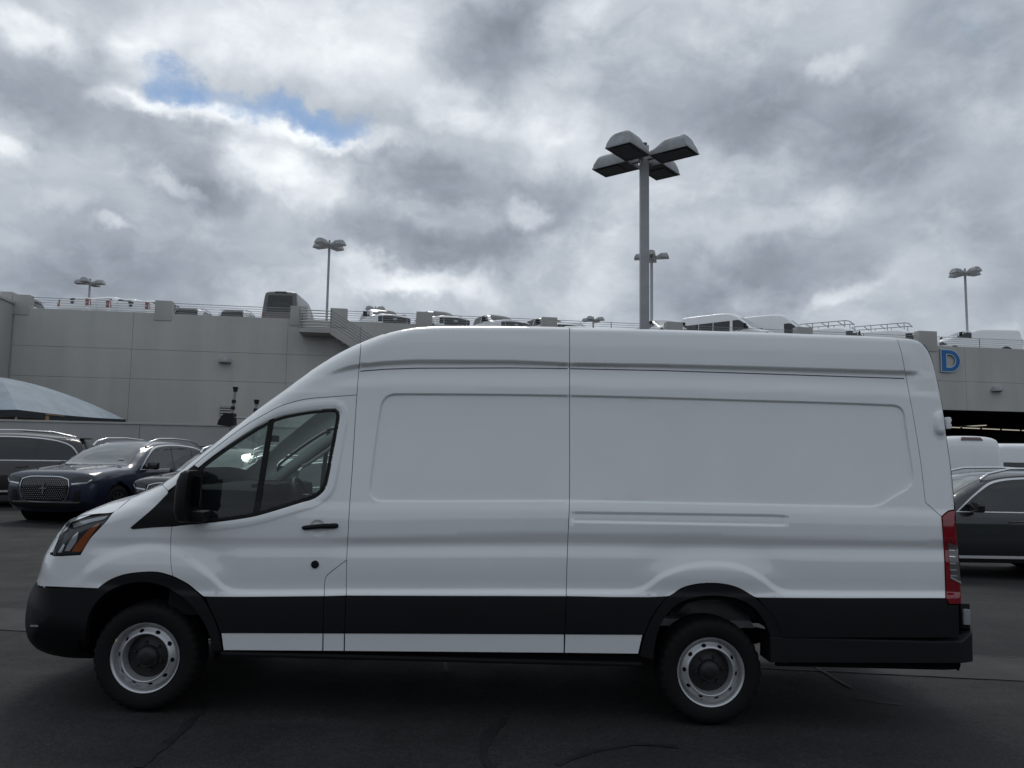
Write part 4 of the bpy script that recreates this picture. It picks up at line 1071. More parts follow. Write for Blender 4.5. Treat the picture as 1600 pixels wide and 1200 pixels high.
# ground-floor opening on the right: dark hall behind
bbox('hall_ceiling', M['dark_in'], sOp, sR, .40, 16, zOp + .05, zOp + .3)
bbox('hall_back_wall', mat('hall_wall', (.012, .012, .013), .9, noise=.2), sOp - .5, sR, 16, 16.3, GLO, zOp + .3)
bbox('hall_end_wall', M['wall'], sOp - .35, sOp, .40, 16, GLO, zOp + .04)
# pillars along the parapet
PIL = [(20, 47, 459.5), (242.5, 269, 469), (454, 480.5, 477.5), (516.5, 543, 481), (651, 676, 486.5), (847.5, 871, 495), (1042, 1067, 502.3), (1245.5, 1270, 510.5), (1436, 1464, 516.5)]
pil_s = []
for x0, x1, yt in PIL:
    a, z = bl(x0, yt, -.05); b, _ = bl(x1, yt, -.05); pil_s.append((a, b))
    mb = MB(); mb.box(((a + b) / 2, .19, (ZP - .35 + z) / 2), (b - a, .48, z - ZP + .35), .015); mb.build('pillar', M['trim_grey'], bld, smooth=40)
a, b = pil_s[0]; bbox('pillar', M['trim_grey'], a - .55, a - .01, -.06, .9, ZP - 1.2, ZP + .72, bev=.015)
rail = empty('guard_railing', tuple(B0), BROT)
tag(rail, 'thin horizontal steel rails between the pillars along the roof deck edge', 'railing')
edges = [(pil_s[i][1], pil_s[i + 1][0]) for i in range(len(pil_s) - 1)] + [(pil_s[-1][1], sR)]
del edges[2]
for a, b in edges:
    for k in range(5):
        mb = MB(); mb.tube([(a, .2, ZP + .09 + k * .115), (b, .2, ZP + .09 + k * .115)], .011 if k < 4 else .016, 6); mb.build('rail', M['galv'], rail)
    n = max(1, int((b - a) / 2.9))
    for i in range(1, n):
        s_ = a + (b - a) * i / n; bbox('post', M['galv'], s_ - .02, s_ + .02, .225, .25, ZP - .03, ZP + .57, rail)
# low wing on the far left
wing = empty('side_building', tuple(B0), BROT)
tag(wing, 'bluish grey wing of a building jutting out at the far left edge', 'building')
sW = bl(17, 560)[0]
bbox('wall', M['wall_low'], sW - 14, sW - .05, -9, -.02, GLO, ZP + .15, wing)
bbox('coping', M['trim_grey'], sW - 14, sW + .02, -9.05, -.02, ZP + .152, ZP + .26, wing)
bbox('louvre', M['dark_in'], sW - .06, sW - .04, -3.6, -1.9, zJ1 + .4, zJ2 + .1, wing)
# landing and stair flight
stair = empty('outside_staircase', tuple(B0), BROT)
tag(stair, 'grey steel staircase with railed landing hanging off the concrete wall', 'staircase')
la, lz = bl(466.5, 513, -1.3); lb, _ = bl(516.5, 513, -1.3)
la += .02
mb = MB(); mb.box(((la + lb) / 2, -.68, lz - .07), (lb - la, 1.28, .20), .01); mb.build('landing', M['trim_grey'], stair)
for k in range(7):
    z = lz + .10 + k * .135
    mb = MB(); mb.tube([(la, -.05, z), (la, -1.29, z), (lb, -1.29, z)], .024, 6); mb.build('rail', M['galv'], stair)
for s_, y in ((la, -1.27), (lb, -1.27), (la, -.08)): bbox('post', M['galv'], s_ - .028, s_ + .028, y - .028, y + .028, lz, lz + 1.02, stair)
run, drop = 7.2, 4.35
for y in (-1.3, -.12):
    mb = MB(); mb.prism([(lb, lz + .12), (lb + run, lz + .12 - drop), (lb + run, lz - .22 - drop), (lb, lz - .22)], (0, y, 0), (1, 0, 0), (0, 0, 1), (0, 1, 0), .06); mb.build('stringer', M['trim_grey'], stair)
for k in range(24):
    s_ = lb + .02 + run * k / 24; z = lz - drop * (k + 1) / 24; bbox('step', M['trim_grey'], s_, s_ + run / 24 + .03, -1.23, -.13, z - .01, z + .05, stair)
for k in range(6):
    z = lz + .24 + k * .145
    mb = MB(); mb.tube([(lb, -1.27, z), (lb + run, -1.27, z - drop)], .024, 6); mb.build('rail', M['galv'], stair)
for k in range(1, 6):
    s_ = lb + run * k / 5; z = lz - drop * k / 5; bbox('post', M['galv'], s_ - .025, s_ + .025, -1.298, -1.25, z, z + 1.05, stair)
bbox('post', M['trim_grey'], lb + run - .1, lb + run + .1, -1.2, -.2, GLO, lz - drop, stair)
# wall lights
def wall_light(px, py, wd, label):
    s_, z = bl(px, py, -.02); e = empty('wall_light', tuple(B0 + BX * s_ - BY * .015 + np.array([0, 0, z])), BROT); tag(e, label, 'wall lamp', 'wall lamps on the concrete building')
    vs, fs = [], []; n = 12
    for j, (k, zz) in enumerate(((1., -.13), (1., -.06), (.86, .05), (.62, .14), (.3, .17))):
        for i in range(n + 1):
            a = math.pi * i / n; vs.append((wd / 2 * k * math.cos(a), -wd * .62 * k * math.sin(a), zz))
    for j in range(4):
        for i in range(n): fs.append((j * (n + 1) + i, j * (n + 1) + i + 1, (j + 1) * (n + 1) + i + 1, (j + 1) * (n + 1) + i))
    fs.append(tuple(range(4 * (n + 1), 5 * (n + 1))))
    mb = MB(); mb.add(vs, fs); mb.build('lamp_shade', M['lamp_shell'], e, smooth=45)
    mb = MB(); mb.prism([(wd * .46 * math.cos(math.pi * i / n), -wd * .57 * math.sin(math.pi * i / n)) for i in range(n + 1)], (0, -.005, -.12), (1, 0, 0), (0, 1, 0), (0, 0, 1), .02); mb.build('lens', M['lamp_lens'], e)
wall_light(352, 563, .60, 'half-round wall lamp on the left wall, left of the stairs')
wall_light(1556, 608, .66, 'half-round wall lamp on the wall below right of the blue letter')
# blue letter
def letter_D(x0, x1, z0, z1, off):
    """outer and inner loop of a capital D, off: inset"""
    def loop(a, b, c, d, rx):
        n = 14; cz = (c + d) / 2
        return np.array([(a, c)] + [(b - rx + rx * math.cos(t), cz + (d - c) / 2 * math.sin(t)) for t in np.linspace(-math.pi / 2, math.pi / 2, n)] + [(a, d)])
    w_ = x1 - x0
    return loop(x0 + off, x1 - off, z0 + off, z1 - off, w_ * .56 - off), loop(x0 + w_ * .31 - off, x1 - w_ * .27 + off, z0 + (z1 - z0) * .235 - off, z1 - (z1 - z0) * .235 + off, w_ * .30 + off)
da, dz1 = bl(1471, 545, -.2); db, dz0 = bl(1503.5, 582, -.2)
sign = empty('letter_sign', tuple(B0), BROT); tag(sign, 'big blue letter D with pale outline on the grey wall', 'sign')
def letter_part(name, m, off, y0, th_):
    o, i_ = letter_D(da, db, dz0, dz1, off); V, T = cdt([o, i_], np.zeros((0, 2)))
    P3 = np.stack([V[:, 0], np.full(len(V), y0), V[:, 1]], 1); f = np.cross(P3[T[:, 1]] - P3[T[:, 0]], P3[T[:, 2]] - P3[T[:, 0]])[:, 1] > 0; T[f] = T[f][:, ::-1]
    me = tri_mesh(name, P3, T, None, [m], rim=np.array([0, th_, 0])); me.set_sharp_from_angle(angle=R(30)); return link(name, me, sign)
letter_part('letter_return', M['galv'], 0., -.11, .11); letter_part('letter_trim', mat('sign_white', (.46, .58, .66), .5), .0, -.12, .009); letter_part('letter_face', mat('sign_blue', (.001, .125, .38), .4), .055, -.13, .009)
# strip lights in the hall
EM = bpy.data.materials.new('tube_glow'); EM.use_nodes = True; t_ = NT(EM.node_tree); t_.n.clear()
e_ = t_.new('ShaderNodeEmission'); e_.inputs[0].default_value = (1., .93, .76, 1); e_.inputs[1].default_value = .32; o_ = t_.new('ShaderNodeOutputMaterial'); t_.l.new(e_.outputs[0], o_.inputs[0])
def tube_lamp(p0, p1, label):
    p0, p1 = np.array(p0), np.array(p1); c = (p0 + p1) / 2; e = empty('strip_light', tuple(B0), BROT); tag(e, label, 'strip light', 'strip lights in the dark hall')
    mb = MB(); mb.tube([tuple(p0), tuple(p1)], .032, 8); mb.build('tube', EM, e)
    d = (p1 - p0) / np.linalg.norm(p1 - p0); mb = MB(); mb.tube([tuple(p0 - d * .05 + [0, 0, .08]), tuple(p1 + d * .05 + [0, 0, .08])], .05, 6); mb.build('fitting', M['plastic'], e)
xs_ = [(1477, 667.3, 1500, 668.2), (1504, 668.4, 1531, 669.6), (1535, 669.8, 1562, 671), (1566, 671.2, 1593, 672.4), (1597, 672.6, 1624, 673.8)]
nm_ = ['strip light of the hall row, end nearest the white van', 'second strip light of the hall row from the van side', 'middle strip light of the hall row of lights', 'fourth strip light of the hall row from the van side', 'strip light of the hall row at the right photo edge']
for (a, b, c, d), l in zip(xs_, nm_):
    p = bl(a, b, 6.); q_ = bl(c, d, 6.); tube_lamp((p[0], 6., p[1]), (q_[0], 6., p[1] + (q_[1] - p[1])), l)
p = bl(1502, 669, 6.3); q_ = bl(1541, 664.5, 10.); tube_lamp((p[0], 6.5, p[1] + .1), (q_[0], 10., q_[1]), 'slanting yellowish strip light running back into the dark hall')
# vent and pipes near the low wall
v0 = bl(344, 634, -.03); v1 = bl(361, 651, -.03)
vent = empty('wall_vent', tuple(B0), BROT); tag(vent, 'small slatted vent on the wall beside the black standpipe', 'vent')
bbox('backing', M['dark_in'], v0[0], v1[0], -.04, -.016, v1[1], v0[1], vent)
for k in range(4):
    z = v0[1] + (v1[1] - v0[1]) * (k + .3) / 4; bbox('slat', M['trim_grey'], v0[0], v1[0], -.09, -.045, z - .05, z + .03, vent)

# ------------------------------------------------------------------ low wall, canopy, standpipes
lwa = at_depth(0, 655, 22.5); ZL = lwa[2]
d_ = rays(np.array(350.), np.array(663.3)); lwb = CAM + d_ * ((ZL - CAM[2]) / d_[2])
LX = lwb - lwa; LX[2] = 0; ll = np.linalg.norm(LX); LX /= ll; LY = np.array([-LX[1], LX[0], 0])
lrot = math.atan2(LX[1], LX[0])
low = empty('low_wall', (lwa[0], lwa[1], 0), lrot); tag(low, 'low grey wall with thin capping behind the parked dark cars', 'wall')
d_ = rays(np.array(217.), np.array(690.)); tt = ((lwa - CAM) @ LY) / (d_ @ LY); sj = (CAM + d_ * tt - lwa) @ LX
print('low wall', lwa, lwb, ZL)
edges_ = [sj - 15, sj, sj + 7.2, sj + 14.4]
for a, b in zip(edges_[:-1], edges_[1:]): bbox('wall_panel', M['wall_low'], a + .008, b - .008, 0, .2, GLO, ZL - .06, low)
bbox('core', M['wall_low'], edges_[0], edges_[-1], .03, .17, GLO, ZL - .061, low)
bbox('capping', M['trim_grey'], edges_[0], edges_[-1], -.03, .23, ZL - .06, ZL, low, .008)
def pipe_on_wall(px, pyt, pyb, label, big=True):
    p = at_depth(px, pyb, 23.0); t = at_depth(px + (7 if big else 4), pyt, 23.0)
    e = empty('standpipe', (p[0], p[1], p[2])); tag(e, label, 'pipe', 'black standpipes behind the low wall'); h = t[2] - p[2]; lean = t[0] - p[0]
    mb = MB(); mb.tube([(0, 0, -1.5), (0, 0, .05), (lean * .45, 0, h * .45), (lean, 0, h)], .04, 8); mb.build('pipe', M['galv'], e, smooth=50)
    for k in (.42, .62, .97):
        mb = MB(); mb.tube([(lean * k, 0, h * k - .05), (lean * k, 0, h * k + .05)], .062, 8); mb.build('coupling', M['plastic'], e, smooth=50)
    mb = MB(); mb.box((lean, 0, h + .03), (.13, .13, .08), .02); mb.build('cap', M['plastic'], e)
    if big:
        mb = MB(); mb.prism([(-.36, -.1), (-.1, -.14), (.12, -.1), (.10, .25), (-.16, .26), (-.32, .05)], (0, -.15, 0), (1, 0, 0), (0, 0, 1), (0, 1, 0), .3); mb.build('valve_body', M['plastic'], e)
        mb = MB(); mb.tube([(0, 0, .12), (.9, 0, .12)], .025, 6); mb.build('crosspipe', M['galv'], e)
pipe_on_wall(361, 608, 659, 'black standpipe with valve above the low wall, full height visible')
pipe_on_wall(397, 628, 662, 'second black standpipe partly hidden by the white van pillar', False)
# canopy tent
NC = at_depth(27, 641, 26.); zE = NC[2]
d_ = rays(np.array(196.), np.array(656.)); RC = CAM + d_ * ((zE - CAM[2]) / d_[2])
ed = RC - NC; ed[2] = 0; side = np.linalg.norm(ed); ed /= side; en = np.array([-ed[1], ed[0], 0])
print('tent', NC, RC, side)
FCn = NC + en * side; cen = (NC + RC + FCn + (RC + en * side)) / 4
dpk = rays(np.array(-12.), np.array(588.)); pk = CAM + dpk * (np.hypot(*(cen - CAM)[:2]) / np.hypot(dpk[0], dpk[1])); zPk = pk[2]
tent = empty('canopy_tent', tuple(cen * [1, 1, 0])); tag(tent, 'pale blue-grey peaked canopy tent behind the low wall', 'tent')
corners = [NC, RC, RC + en * side, FCn]
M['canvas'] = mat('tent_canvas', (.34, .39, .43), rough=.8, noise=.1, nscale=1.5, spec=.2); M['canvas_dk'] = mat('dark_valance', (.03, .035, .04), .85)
for k in range(4):
    a, b = corners[k] - cen, corners[(k + 1) % 4] - cen; vs, fs = [], []; n = 10
    for i in range(n + 1):
        r_ = i / n
        for j in range(9):
            p = (a * (1 - j / 8) + b * (j / 8)) * r_; z = zPk - (zPk - zE) * r_ ** 1.6 - .10 * math.sin(math.pi * j / 8) * r_ * (1 - r_ * .6)
            vs.append((p[0], p[1], z))
    for i in range(n):
        for j in range(8): fs.append((i * 9 + j, i * 9 + j + 1, (i + 1) * 9 + j + 1, (i + 1) * 9 + j))
    mb = MB(); mb.add(vs, fs); mb.build('roof_panel', M['canvas'], tent, smooth=60)
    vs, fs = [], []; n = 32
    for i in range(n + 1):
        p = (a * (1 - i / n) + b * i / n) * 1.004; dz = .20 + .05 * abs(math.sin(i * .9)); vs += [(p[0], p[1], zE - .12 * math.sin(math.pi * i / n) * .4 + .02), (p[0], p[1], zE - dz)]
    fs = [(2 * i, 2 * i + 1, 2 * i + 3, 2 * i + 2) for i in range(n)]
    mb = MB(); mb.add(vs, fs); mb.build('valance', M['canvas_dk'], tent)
    mb = MB(); mb.tube([(a[0] * .98, a[1] * .98, GLO), (a[0] * .98, a[1] * .98, zE)], .04, 8); mb.build('pole', M['galv'], tent)
tb = at_depth(28, 648, 27.5); crate = empty('storage_crate', (tb[0], tb[1], 0)); tag(crate, 'tan plywood crate top showing under the canopy edge', 'crate')
M['tan'] = mat('tan_plywood', (.30, .20, .12), .8, noise=.2, nscale=3)
mb = MB(); mb.box((-.3, .6, tb[2] - 1.25), (2.6, 1.2, 2.5), .03); mb.build('box', M['tan'], crate)
mb = MB(); mb.box((-.3, .6, tb[2] + .03), (2.66, 1.26, .05), .01); mb.build('lid', M['tan'], crate)

# ------------------------------------------------------------------ lamp posts
def lamp_head_mesh():
    Lh, Wh, Hh = .80, .54, .31; nu, nv = 16, 14; vs, fs = [], []
    for i in range(nu + 1):
        u = i / nu; x = -Lh / 2 + Lh * u
        pr = (.42 + .58 * sstep(np.array(u), 0, .42)) * (1 - .35 * max(0, (u - .75) / .25) ** 3)
        for j in range(nv + 1):
            a = math.pi * j / nv; c, s_ = math.cos(a), math.sin(a)
            y = Wh / 2 * math.copysign(abs(c) ** .62, c); z = Hh * float(pr) * s_ ** .75
            vs.append((x - .07 * (s_ > .01) * max(0, (u - .8) / .2) ** 2 * s_, y, z))
    for i in range(nu):
        for j in range(nv): fs.append((i * (nv + 1) + j, i * (nv + 1) + j + 1, (i + 1) * (nv + 1) + j + 1, (i + 1) * (nv + 1) + j))
    fs.append(tuple(range(nv + 1))); fs.append(tuple(nu * (nv + 1) + j for j in range(nv + 1))[::-1])
    mb = MB(); mb.add(vs, fs); mb.box((0, Wh / 2 + .004, -.012), (Lh, .012, .03)); mb.box((0, -Wh / 2 - .004, -.012), (Lh, .012, .03)); mb.box((Lh / 2 + .004, 0, -.012), (.012, Wh + .02, .03)); mb.box((-Lh / 2 - .004, 0, -.012), (.012, Wh + .02, .03))
    return mb
def lamp_post(name, h, label, group, pole_w=.175):
    e = empty(name); tag(e, label, 'lamp post', group)
    mb = MB(); mb.box((0, 0, h / 2), (pole_w, pole_w, h), .02); mb.build('pole', M['concrete_pole'], e, smooth=40)
    mb = MB(); mb.box((0, 0, .2), (.5, .5, .4), .03); mb.build('base', M['trim_grey'], e)
    mb = MB(); mb.box((0, 0, h + .02), (pole_w * .6, pole_w * .6, .10), .01); mb.build('pole_cap', M['lamp_lens'], e)
    sh = ln = ar = None
    for k in range(4):
        az = R(-38 + 90 * k); H = empty('lamp_head'); H.parent = e; H.rotation_euler = (0, 0, az)
        zc = h - .31
        if sh is None:
            sh = lamp_head_mesh().build('housing', M['lamp_shell'], H, smooth=35)
            mb = MB(); mb.box((0, 0, -.012), (.78, .50, .012)); mb.box((.1, 0, -.022), (.5, .38, .012)); ln = mb.build('lens', M['lamp_lens'], H)
            mb = MB(); mb.box((-.47, 0, .05), (.20, .09, .09), .01); ar = mb.build('arm', M['concrete_pole'], H)
            objs = [sh, ln, ar]
        else:
            objs = [copy_tree(o, H) for o in (sh, ln, ar)]
        for o in objs: o.location = (.665, 0, zc)
    return e
mp = at_depth(1006.5, 229, 15.2); gz_ = ground_z(mp[0], mp[1])
big_lamp = lamp_post('lamp_post', mp[2] - gz_, 'large near lamp post with four heads rising behind the white van', 'four-headed lamp posts')
big_lamp.location = (mp[0], mp[1], gz_)
deck_lamp = lamp_post('lamp_post', 6.2, '', 'four-headed lamp posts', .14)
for i, (px, py, rz, l) in enumerate([(515, 377, 12, 'lamp post on the roof deck beside the railed landing'), (141, 437, 40, 'lamp post standing behind the pickups at the left of the deck'),
                                     (1018, 396, 25, 'lamp post on the deck partly hidden behind the large near one'), (1507.5, 421, 55, 'lamp post above the white van at the right end of the deck'),
                                     (927, 496, 10, 'tiny farthest lamp post low above the deck railing'), (587, 480, 0, 'far lamp post whose heads rise just above a white pickup cab')]):
    o = deck_lamp if i == 0 else copy_tree(deck_lamp)
    d = rays(np.array(float(px)), np.array(float(py))); p = CAM + d * ((DECK + 6.2 - CAM[2]) / d[2])
    if i >= 4: p = at_depth(px, py, 72.)
    o.location = (p[0], p[1], p[2] - 6.2); o.rotation_euler = (0, 0, R(rz)); o['label'] = l
    print('lamp', i, p)

# ------------------------------------------------------------------ generic vehicle bodies
# local frame: nose at x = 0, tail at x = L, ground z = 0, left side of the car towards -y
class Body:
    def __init__(s, outline, half, tumble, arches=(), z0=.28, step=.10, dev=.05):
        O = np.array(outline, float)
        s.raw = O[:, :2]; s.out = smooth_line(s.raw, dev, corner=70)
        _, i, p = line_dist(s.raw, s.out); k = np.minimum(i + 1, len(O) - 1)
        s.a = O[i, 2] * (1 - p) + O[k, 2] * p; s.m = O[i, 3] * (1 - p) + O[k, 3] * p
        s.n = normals2(s.out); s.arc = np.concatenate([[0], np.cumsum(np.hypot(*np.diff(s.out, axis=0).T))])
        s.half = half; s.P = pchip(*zip(*tumble)); s.arches = arches; s.z0 = z0; s.step = step
        s.dom = np.concatenate([s.out, smooth_line([tuple(s.out[-1]), (s.out[-1][0] - .05, z0), (s.out[0][0] + .05, z0), tuple(s.out[0])], .15, corner=10)[1:-1]])
    def inset(s, Q):
        Q = np.asarray(Q, float); d, i, p = line_dist(s.out, Q); k = np.minimum(i + 1, len(s.a) - 1)
        a = s.a[i] * (1 - p) + s.a[k] * p; m = s.m[i] * (1 - p) + s.m[k] * p; P = s.P(Q[:, 1])
        return P + lat_of(d, s.half - P, a, m)
    def y(s, x, z): return s.half - s.inset(np.array([[x, z]]))[0]
    def body(s, name, m, parent):
        ds = (.002, .008, .02, .045, .08, .13, .2, .3)
        ex = [s.out - s.n * d for d in ds]
        ex = [e[np.abs(line_dist(s.out, e)[0] - d) < .3 * d + .003] for e, d in zip(ex, ds)]
        gx, gz = np.meshgrid(np.arange(.1, s.out[:, 0].max(), s.step), np.arange(s.z0, s.out[:, 1].max(), s.step)); g = np.stack([gx.ravel(), gz.ravel()], 1)
        g = g[line_dist(s.out, g)[0] > .09] if len(g) else g
        th = np.linspace(0, 2 * math.pi, 28, endpoint=False)
        ar = [np.stack([c + r * np.cos(th), zc + r * np.sin(th)], 1) for c, zc, r in s.arches]
        ex = np.concatenate(ex + [g] + ar); ex = ex[inside([s.dom], ex)]
        V, T = cdt([s.dom], ex); c_ = V[T].mean(1); keep = np.ones(len(T), bool)
        for c, zc, r in s.arches: keep &= np.hypot(c_[:, 0] - c, c_[:, 1] - zc) > r * .985
        T = T[keep]
        ins = s.inset(V); on = line_dist(s.out, V)[0] < 1e-4; ins[on] = s.half
        A_ = np.stack([V[:, 0], -(s.half - ins), V[:, 1]], 1); f = np.cross(A_[T[:, 1]] - A_[T[:, 0]], A_[T[:, 2]] - A_[T[:, 0]])[:, 1] > 0; T[f] = T[f][:, ::-1]
        B_ = A_ * [1, -1, 1]; idx = np.arange(len(V)) + len(V); idx[on] = np.nonzero(on)[0]
        T2 = idx[T][:, ::-1]
        me = bpy.data.meshes.new(name); me.from_pydata(np.concatenate([A_, B_]).tolist(), [], np.concatenate([T, T2]).tolist())
        bm = bmesh.new(); bm.from_mesh(me); bmesh.ops.delete(bm, geom=[v for v in bm.verts if not v.link_faces], context='VERTS'); bm.to_mesh(me); bm.free()
        me.polygons.foreach_set('use_smooth', [True] * len(me.polygons)); me.set_sharp_from_angle(angle=R(50)); me.materials.append(m)
        o = link(name, me, parent)
        # dark underside and wheel wells
        mb = MB(); x1 = s.out[:, 0].max(); mb.box((x1 / 2, 0, s.z0 + .16), (x1 - .5, s.half * 1.5, .22)); mb.build('underbody', M['dark_in'], parent)
        for c, zc, r in s.arches:
            mb = MB(); mb.tube([(c, -s.half + .06, zc + .02), (c, s.half - .06, zc + .02)], r * 1.02, 20); mb.build('wheel_housing', M['dark_in'], parent)
        return o
    def _patch(s, name, V, T, P3, N, m, parent, off, rim):
        P3 = P3 + N * off; f = (np.cross(P3[T[:, 1]] - P3[T[:, 0]], P3[T[:, 2]] - P3[T[:, 0]]) * N[T[:, 0]]).sum(1) < 0; T = T.copy(); T[f] = T[f][:, ::-1]
        return link(name, tri_mesh(name, P3, T, N, [m], rim=-N * rim if rim else None), parent)
    def side(s, name, loops, m, parent, off=.006, both=True, step=.12, rim=.02, corner=35, which=-1):
        lp = [smooth_line(P, step, True, corner) for P in loops]
        V, T = fill_m(lp, step); h = .008
        y = s.half - s.inset(V)
        hx = (s.inset(V + [h, 0]) - s.inset(V - [h, 0])) / (2 * h); hz = (s.inset(V + [0, h]) - s.inset(V - [0, h])) / (2 * h)
        N = np.stack([hx * 0 + hx * 1., -np.ones(len(V)), hz], 1); N[:, 0] = hx; N /= np.linalg.norm(N, axis=1, keepdims=True)
        N = N * [1, 1, 1]
        res = []
        for sg in ((-1, 1) if both else (which,)):
            P3 = np.stack([V[:, 0], sg * y, V[:, 1]], 1); Ns = N * [1, -sg, 1]; res.append(s._patch(name, V, T, P3, Ns, m, parent, off, rim))
        return res
    def s_at(s, x, z): d, i, p = line_dist(s.out, np.array([[x, z]])); i = i[0]; return s.arc[i] * (1 - p[0]) + s.arc[min(i + 1, len(s.arc) - 1)] * p[0]
    def band_pos(s, S, Y):
        ox = np.interp(S, s.arc, s.out[:, 0]); oz = np.interp(S, s.arc, s.out[:, 1]); nx = np.interp(S, s.arc, s.n[:, 0]); nz = np.interp(S, s.arc, s.n[:, 1])
        a = np.interp(S, s.arc, s.a); m = np.interp(S, s.arc, s.m); A = s.half - s.P(oz)
        u = np.clip(1 - np.abs(Y) / A, 0, 1); d = a * (1 - np.power(np.maximum(1 - np.power(1 - u, m), 0), 1 / m))
        return np.stack([ox - nx * d, Y, oz - nz * d], 1)
    def band(s, name, loops, m, parent, off=.006, step=.12, rim=.02, corner=35):
        """patch on nose, windscreen, roof or tail: loops in (arc length, lateral)"""
        lp = [smooth_line(P, step, True, corner) for P in loops]; V, T = fill_m(lp, step); e = .01
        P3 = s.band_pos(V[:, 0], V[:, 1])
        N = np.cross(s.band_pos(V[:, 0] + e, V[:, 1]) - s.band_pos(V[:, 0] - e, V[:, 1]), s.band_pos(V[:, 0], V[:, 1] + e) - s.band_pos(V[:, 0], V[:, 1] - e))
        out = np.stack([np.interp(V[:, 0], s.arc, s.n[:, 0]), np.zeros(len(V)), np.interp(V[:, 0], s.arc, s.n[:, 1])], 1)
        N *= np.sign((N * out).sum(1))[:, None]; N /= np.maximum(np.linalg.norm(N, axis=1, keepdims=True), 1e-9)
        return s._patch(name, V, T, P3, N, m, parent, off, rim)
def fill_m(lp, step):
    allp = np.concatenate(lp); lo, hi = allp.min(0), allp.max(0)
    gx, gy = np.meshgrid(np.arange(lo[0] + step / 2, hi[0], step), np.arange(lo[1] + step / 2, hi[1], step)); G = np.stack([gx.ravel(), gy.ravel()], 1)
    if len(G): G = G[inside(lp, G)]
    for P in lp:
        if len(G): G = G[line_dist(P, G, True)[0] > step * .45]
    return cdt(lp, G)
def mirror_y(loop): return [(a, -b) for a, b in loop]
_wheel_cache = {}
def car_wheel(parent, x, y, r, style='alloy', wid=.24):
    e = empty('wheel'); e.parent = parent; e.location = (x, y, r); e.rotation_euler = (0, rng.random() * 3, math.pi if y > 0 else 0)
    k = (round(r, 3), style)
    if k not in _wheel_cache:
        rr = r * .68; mb = MB()
        mb.lathe([(rr - .01, .03), (rr, .0), (rr + .03, -.008), (r - .03, -.004), (r - .004, .02), (r, .05), (r, wid - .05), (r - .03, wid), (rr, wid - .02)], (0, 0, 0), 'y', 40)
        t = mb.build('tyre', M['rubber'], e, smooth=40)
        mb = MB(); mb.lathe([(rr + .004, .0), (rr - .02, .012), (rr - .03, .05), (rr - .03, .16)], (0, 0, 0), 'y', 36)
        mb.lathe([(0, .02), (.06, .022), (.075, .04), (.075, .07)], (0, 0, 0), 'y', 16)
        n = 10 if style == 'alloy' else 8
        for j in range(n):
            a = 2 * math.pi * j / n; c, s_ = math.cos(a), math.sin(a); w_ = .026
            pts = []
            for q_, ww in ((.06, w_ * .8), (rr - .015, w_)):
                for t_ in (-1, 1): pts.append((c * q_ - s_ * ww * t_, .028 if q_ < .1 else .018, s_ * q_ + c * ww * t_))
            b_ = [(p[0], p[1] + .03, p[2]) for p in pts]; mb.add(pts + b_, [(0, 1, 3, 2), (4, 6, 7, 5), (0, 4, 5, 1), (2, 3, 7, 6), (0, 2, 6, 4), (1, 5, 7, 3)])
        ri = mb.build('rim', M['alloy'], e, smooth=30)
        mb = MB(); mb.lathe([(0, .11), (rr - .03, .11)], (0, 0, 0), 'y', 24); dk = mb.build('brake_disc', M['dark_in'], e)
        _wheel_cache[k] = (t.data, ri.data, dk.data)
    else:
        for nm, me in zip(('tyre', 'rim', 'brake_disc'), _wheel_cache[k]): link(nm, me, e)
    return e
def recolor(root, old, new):
    for o in root.children_recursive:
        for sl in getattr(o, 'material_slots', []):
            if sl.material == old: sl.link = 'OBJECT'; sl.material = new
M['blue_paint'] = mat('dark_blue_paint', (.013, .020, .044), rough=.35, coat=1.0, metal=.25)
M['black_paint'] = mat('black_paint', (.010, .010, .011), rough=.35, coat=1.0)
M['brown_paint'] = mat('dark_brown_paint', (.020, .017, .014), rough=.35, coat=1.0, metal=.2)
M['grey_paint'] = mat('dark_grey_paint', (.011, .014, .018), rough=.35, coat=1.0, metal=.2)
M['silver_paint'] = mat('silver_paint', (.55, .57, .58), rough=.35, coat=1.0, metal=.2)
M['umber_paint'] = mat('grey_brown_paint', (.10, .096, .093), rough=.4, coat=.7)
M['white2'] = mat('white_vehicle_paint', (.84, .85, .86), rough=.4, coat=.8)
M['wiper'] = M['plastic_dk']

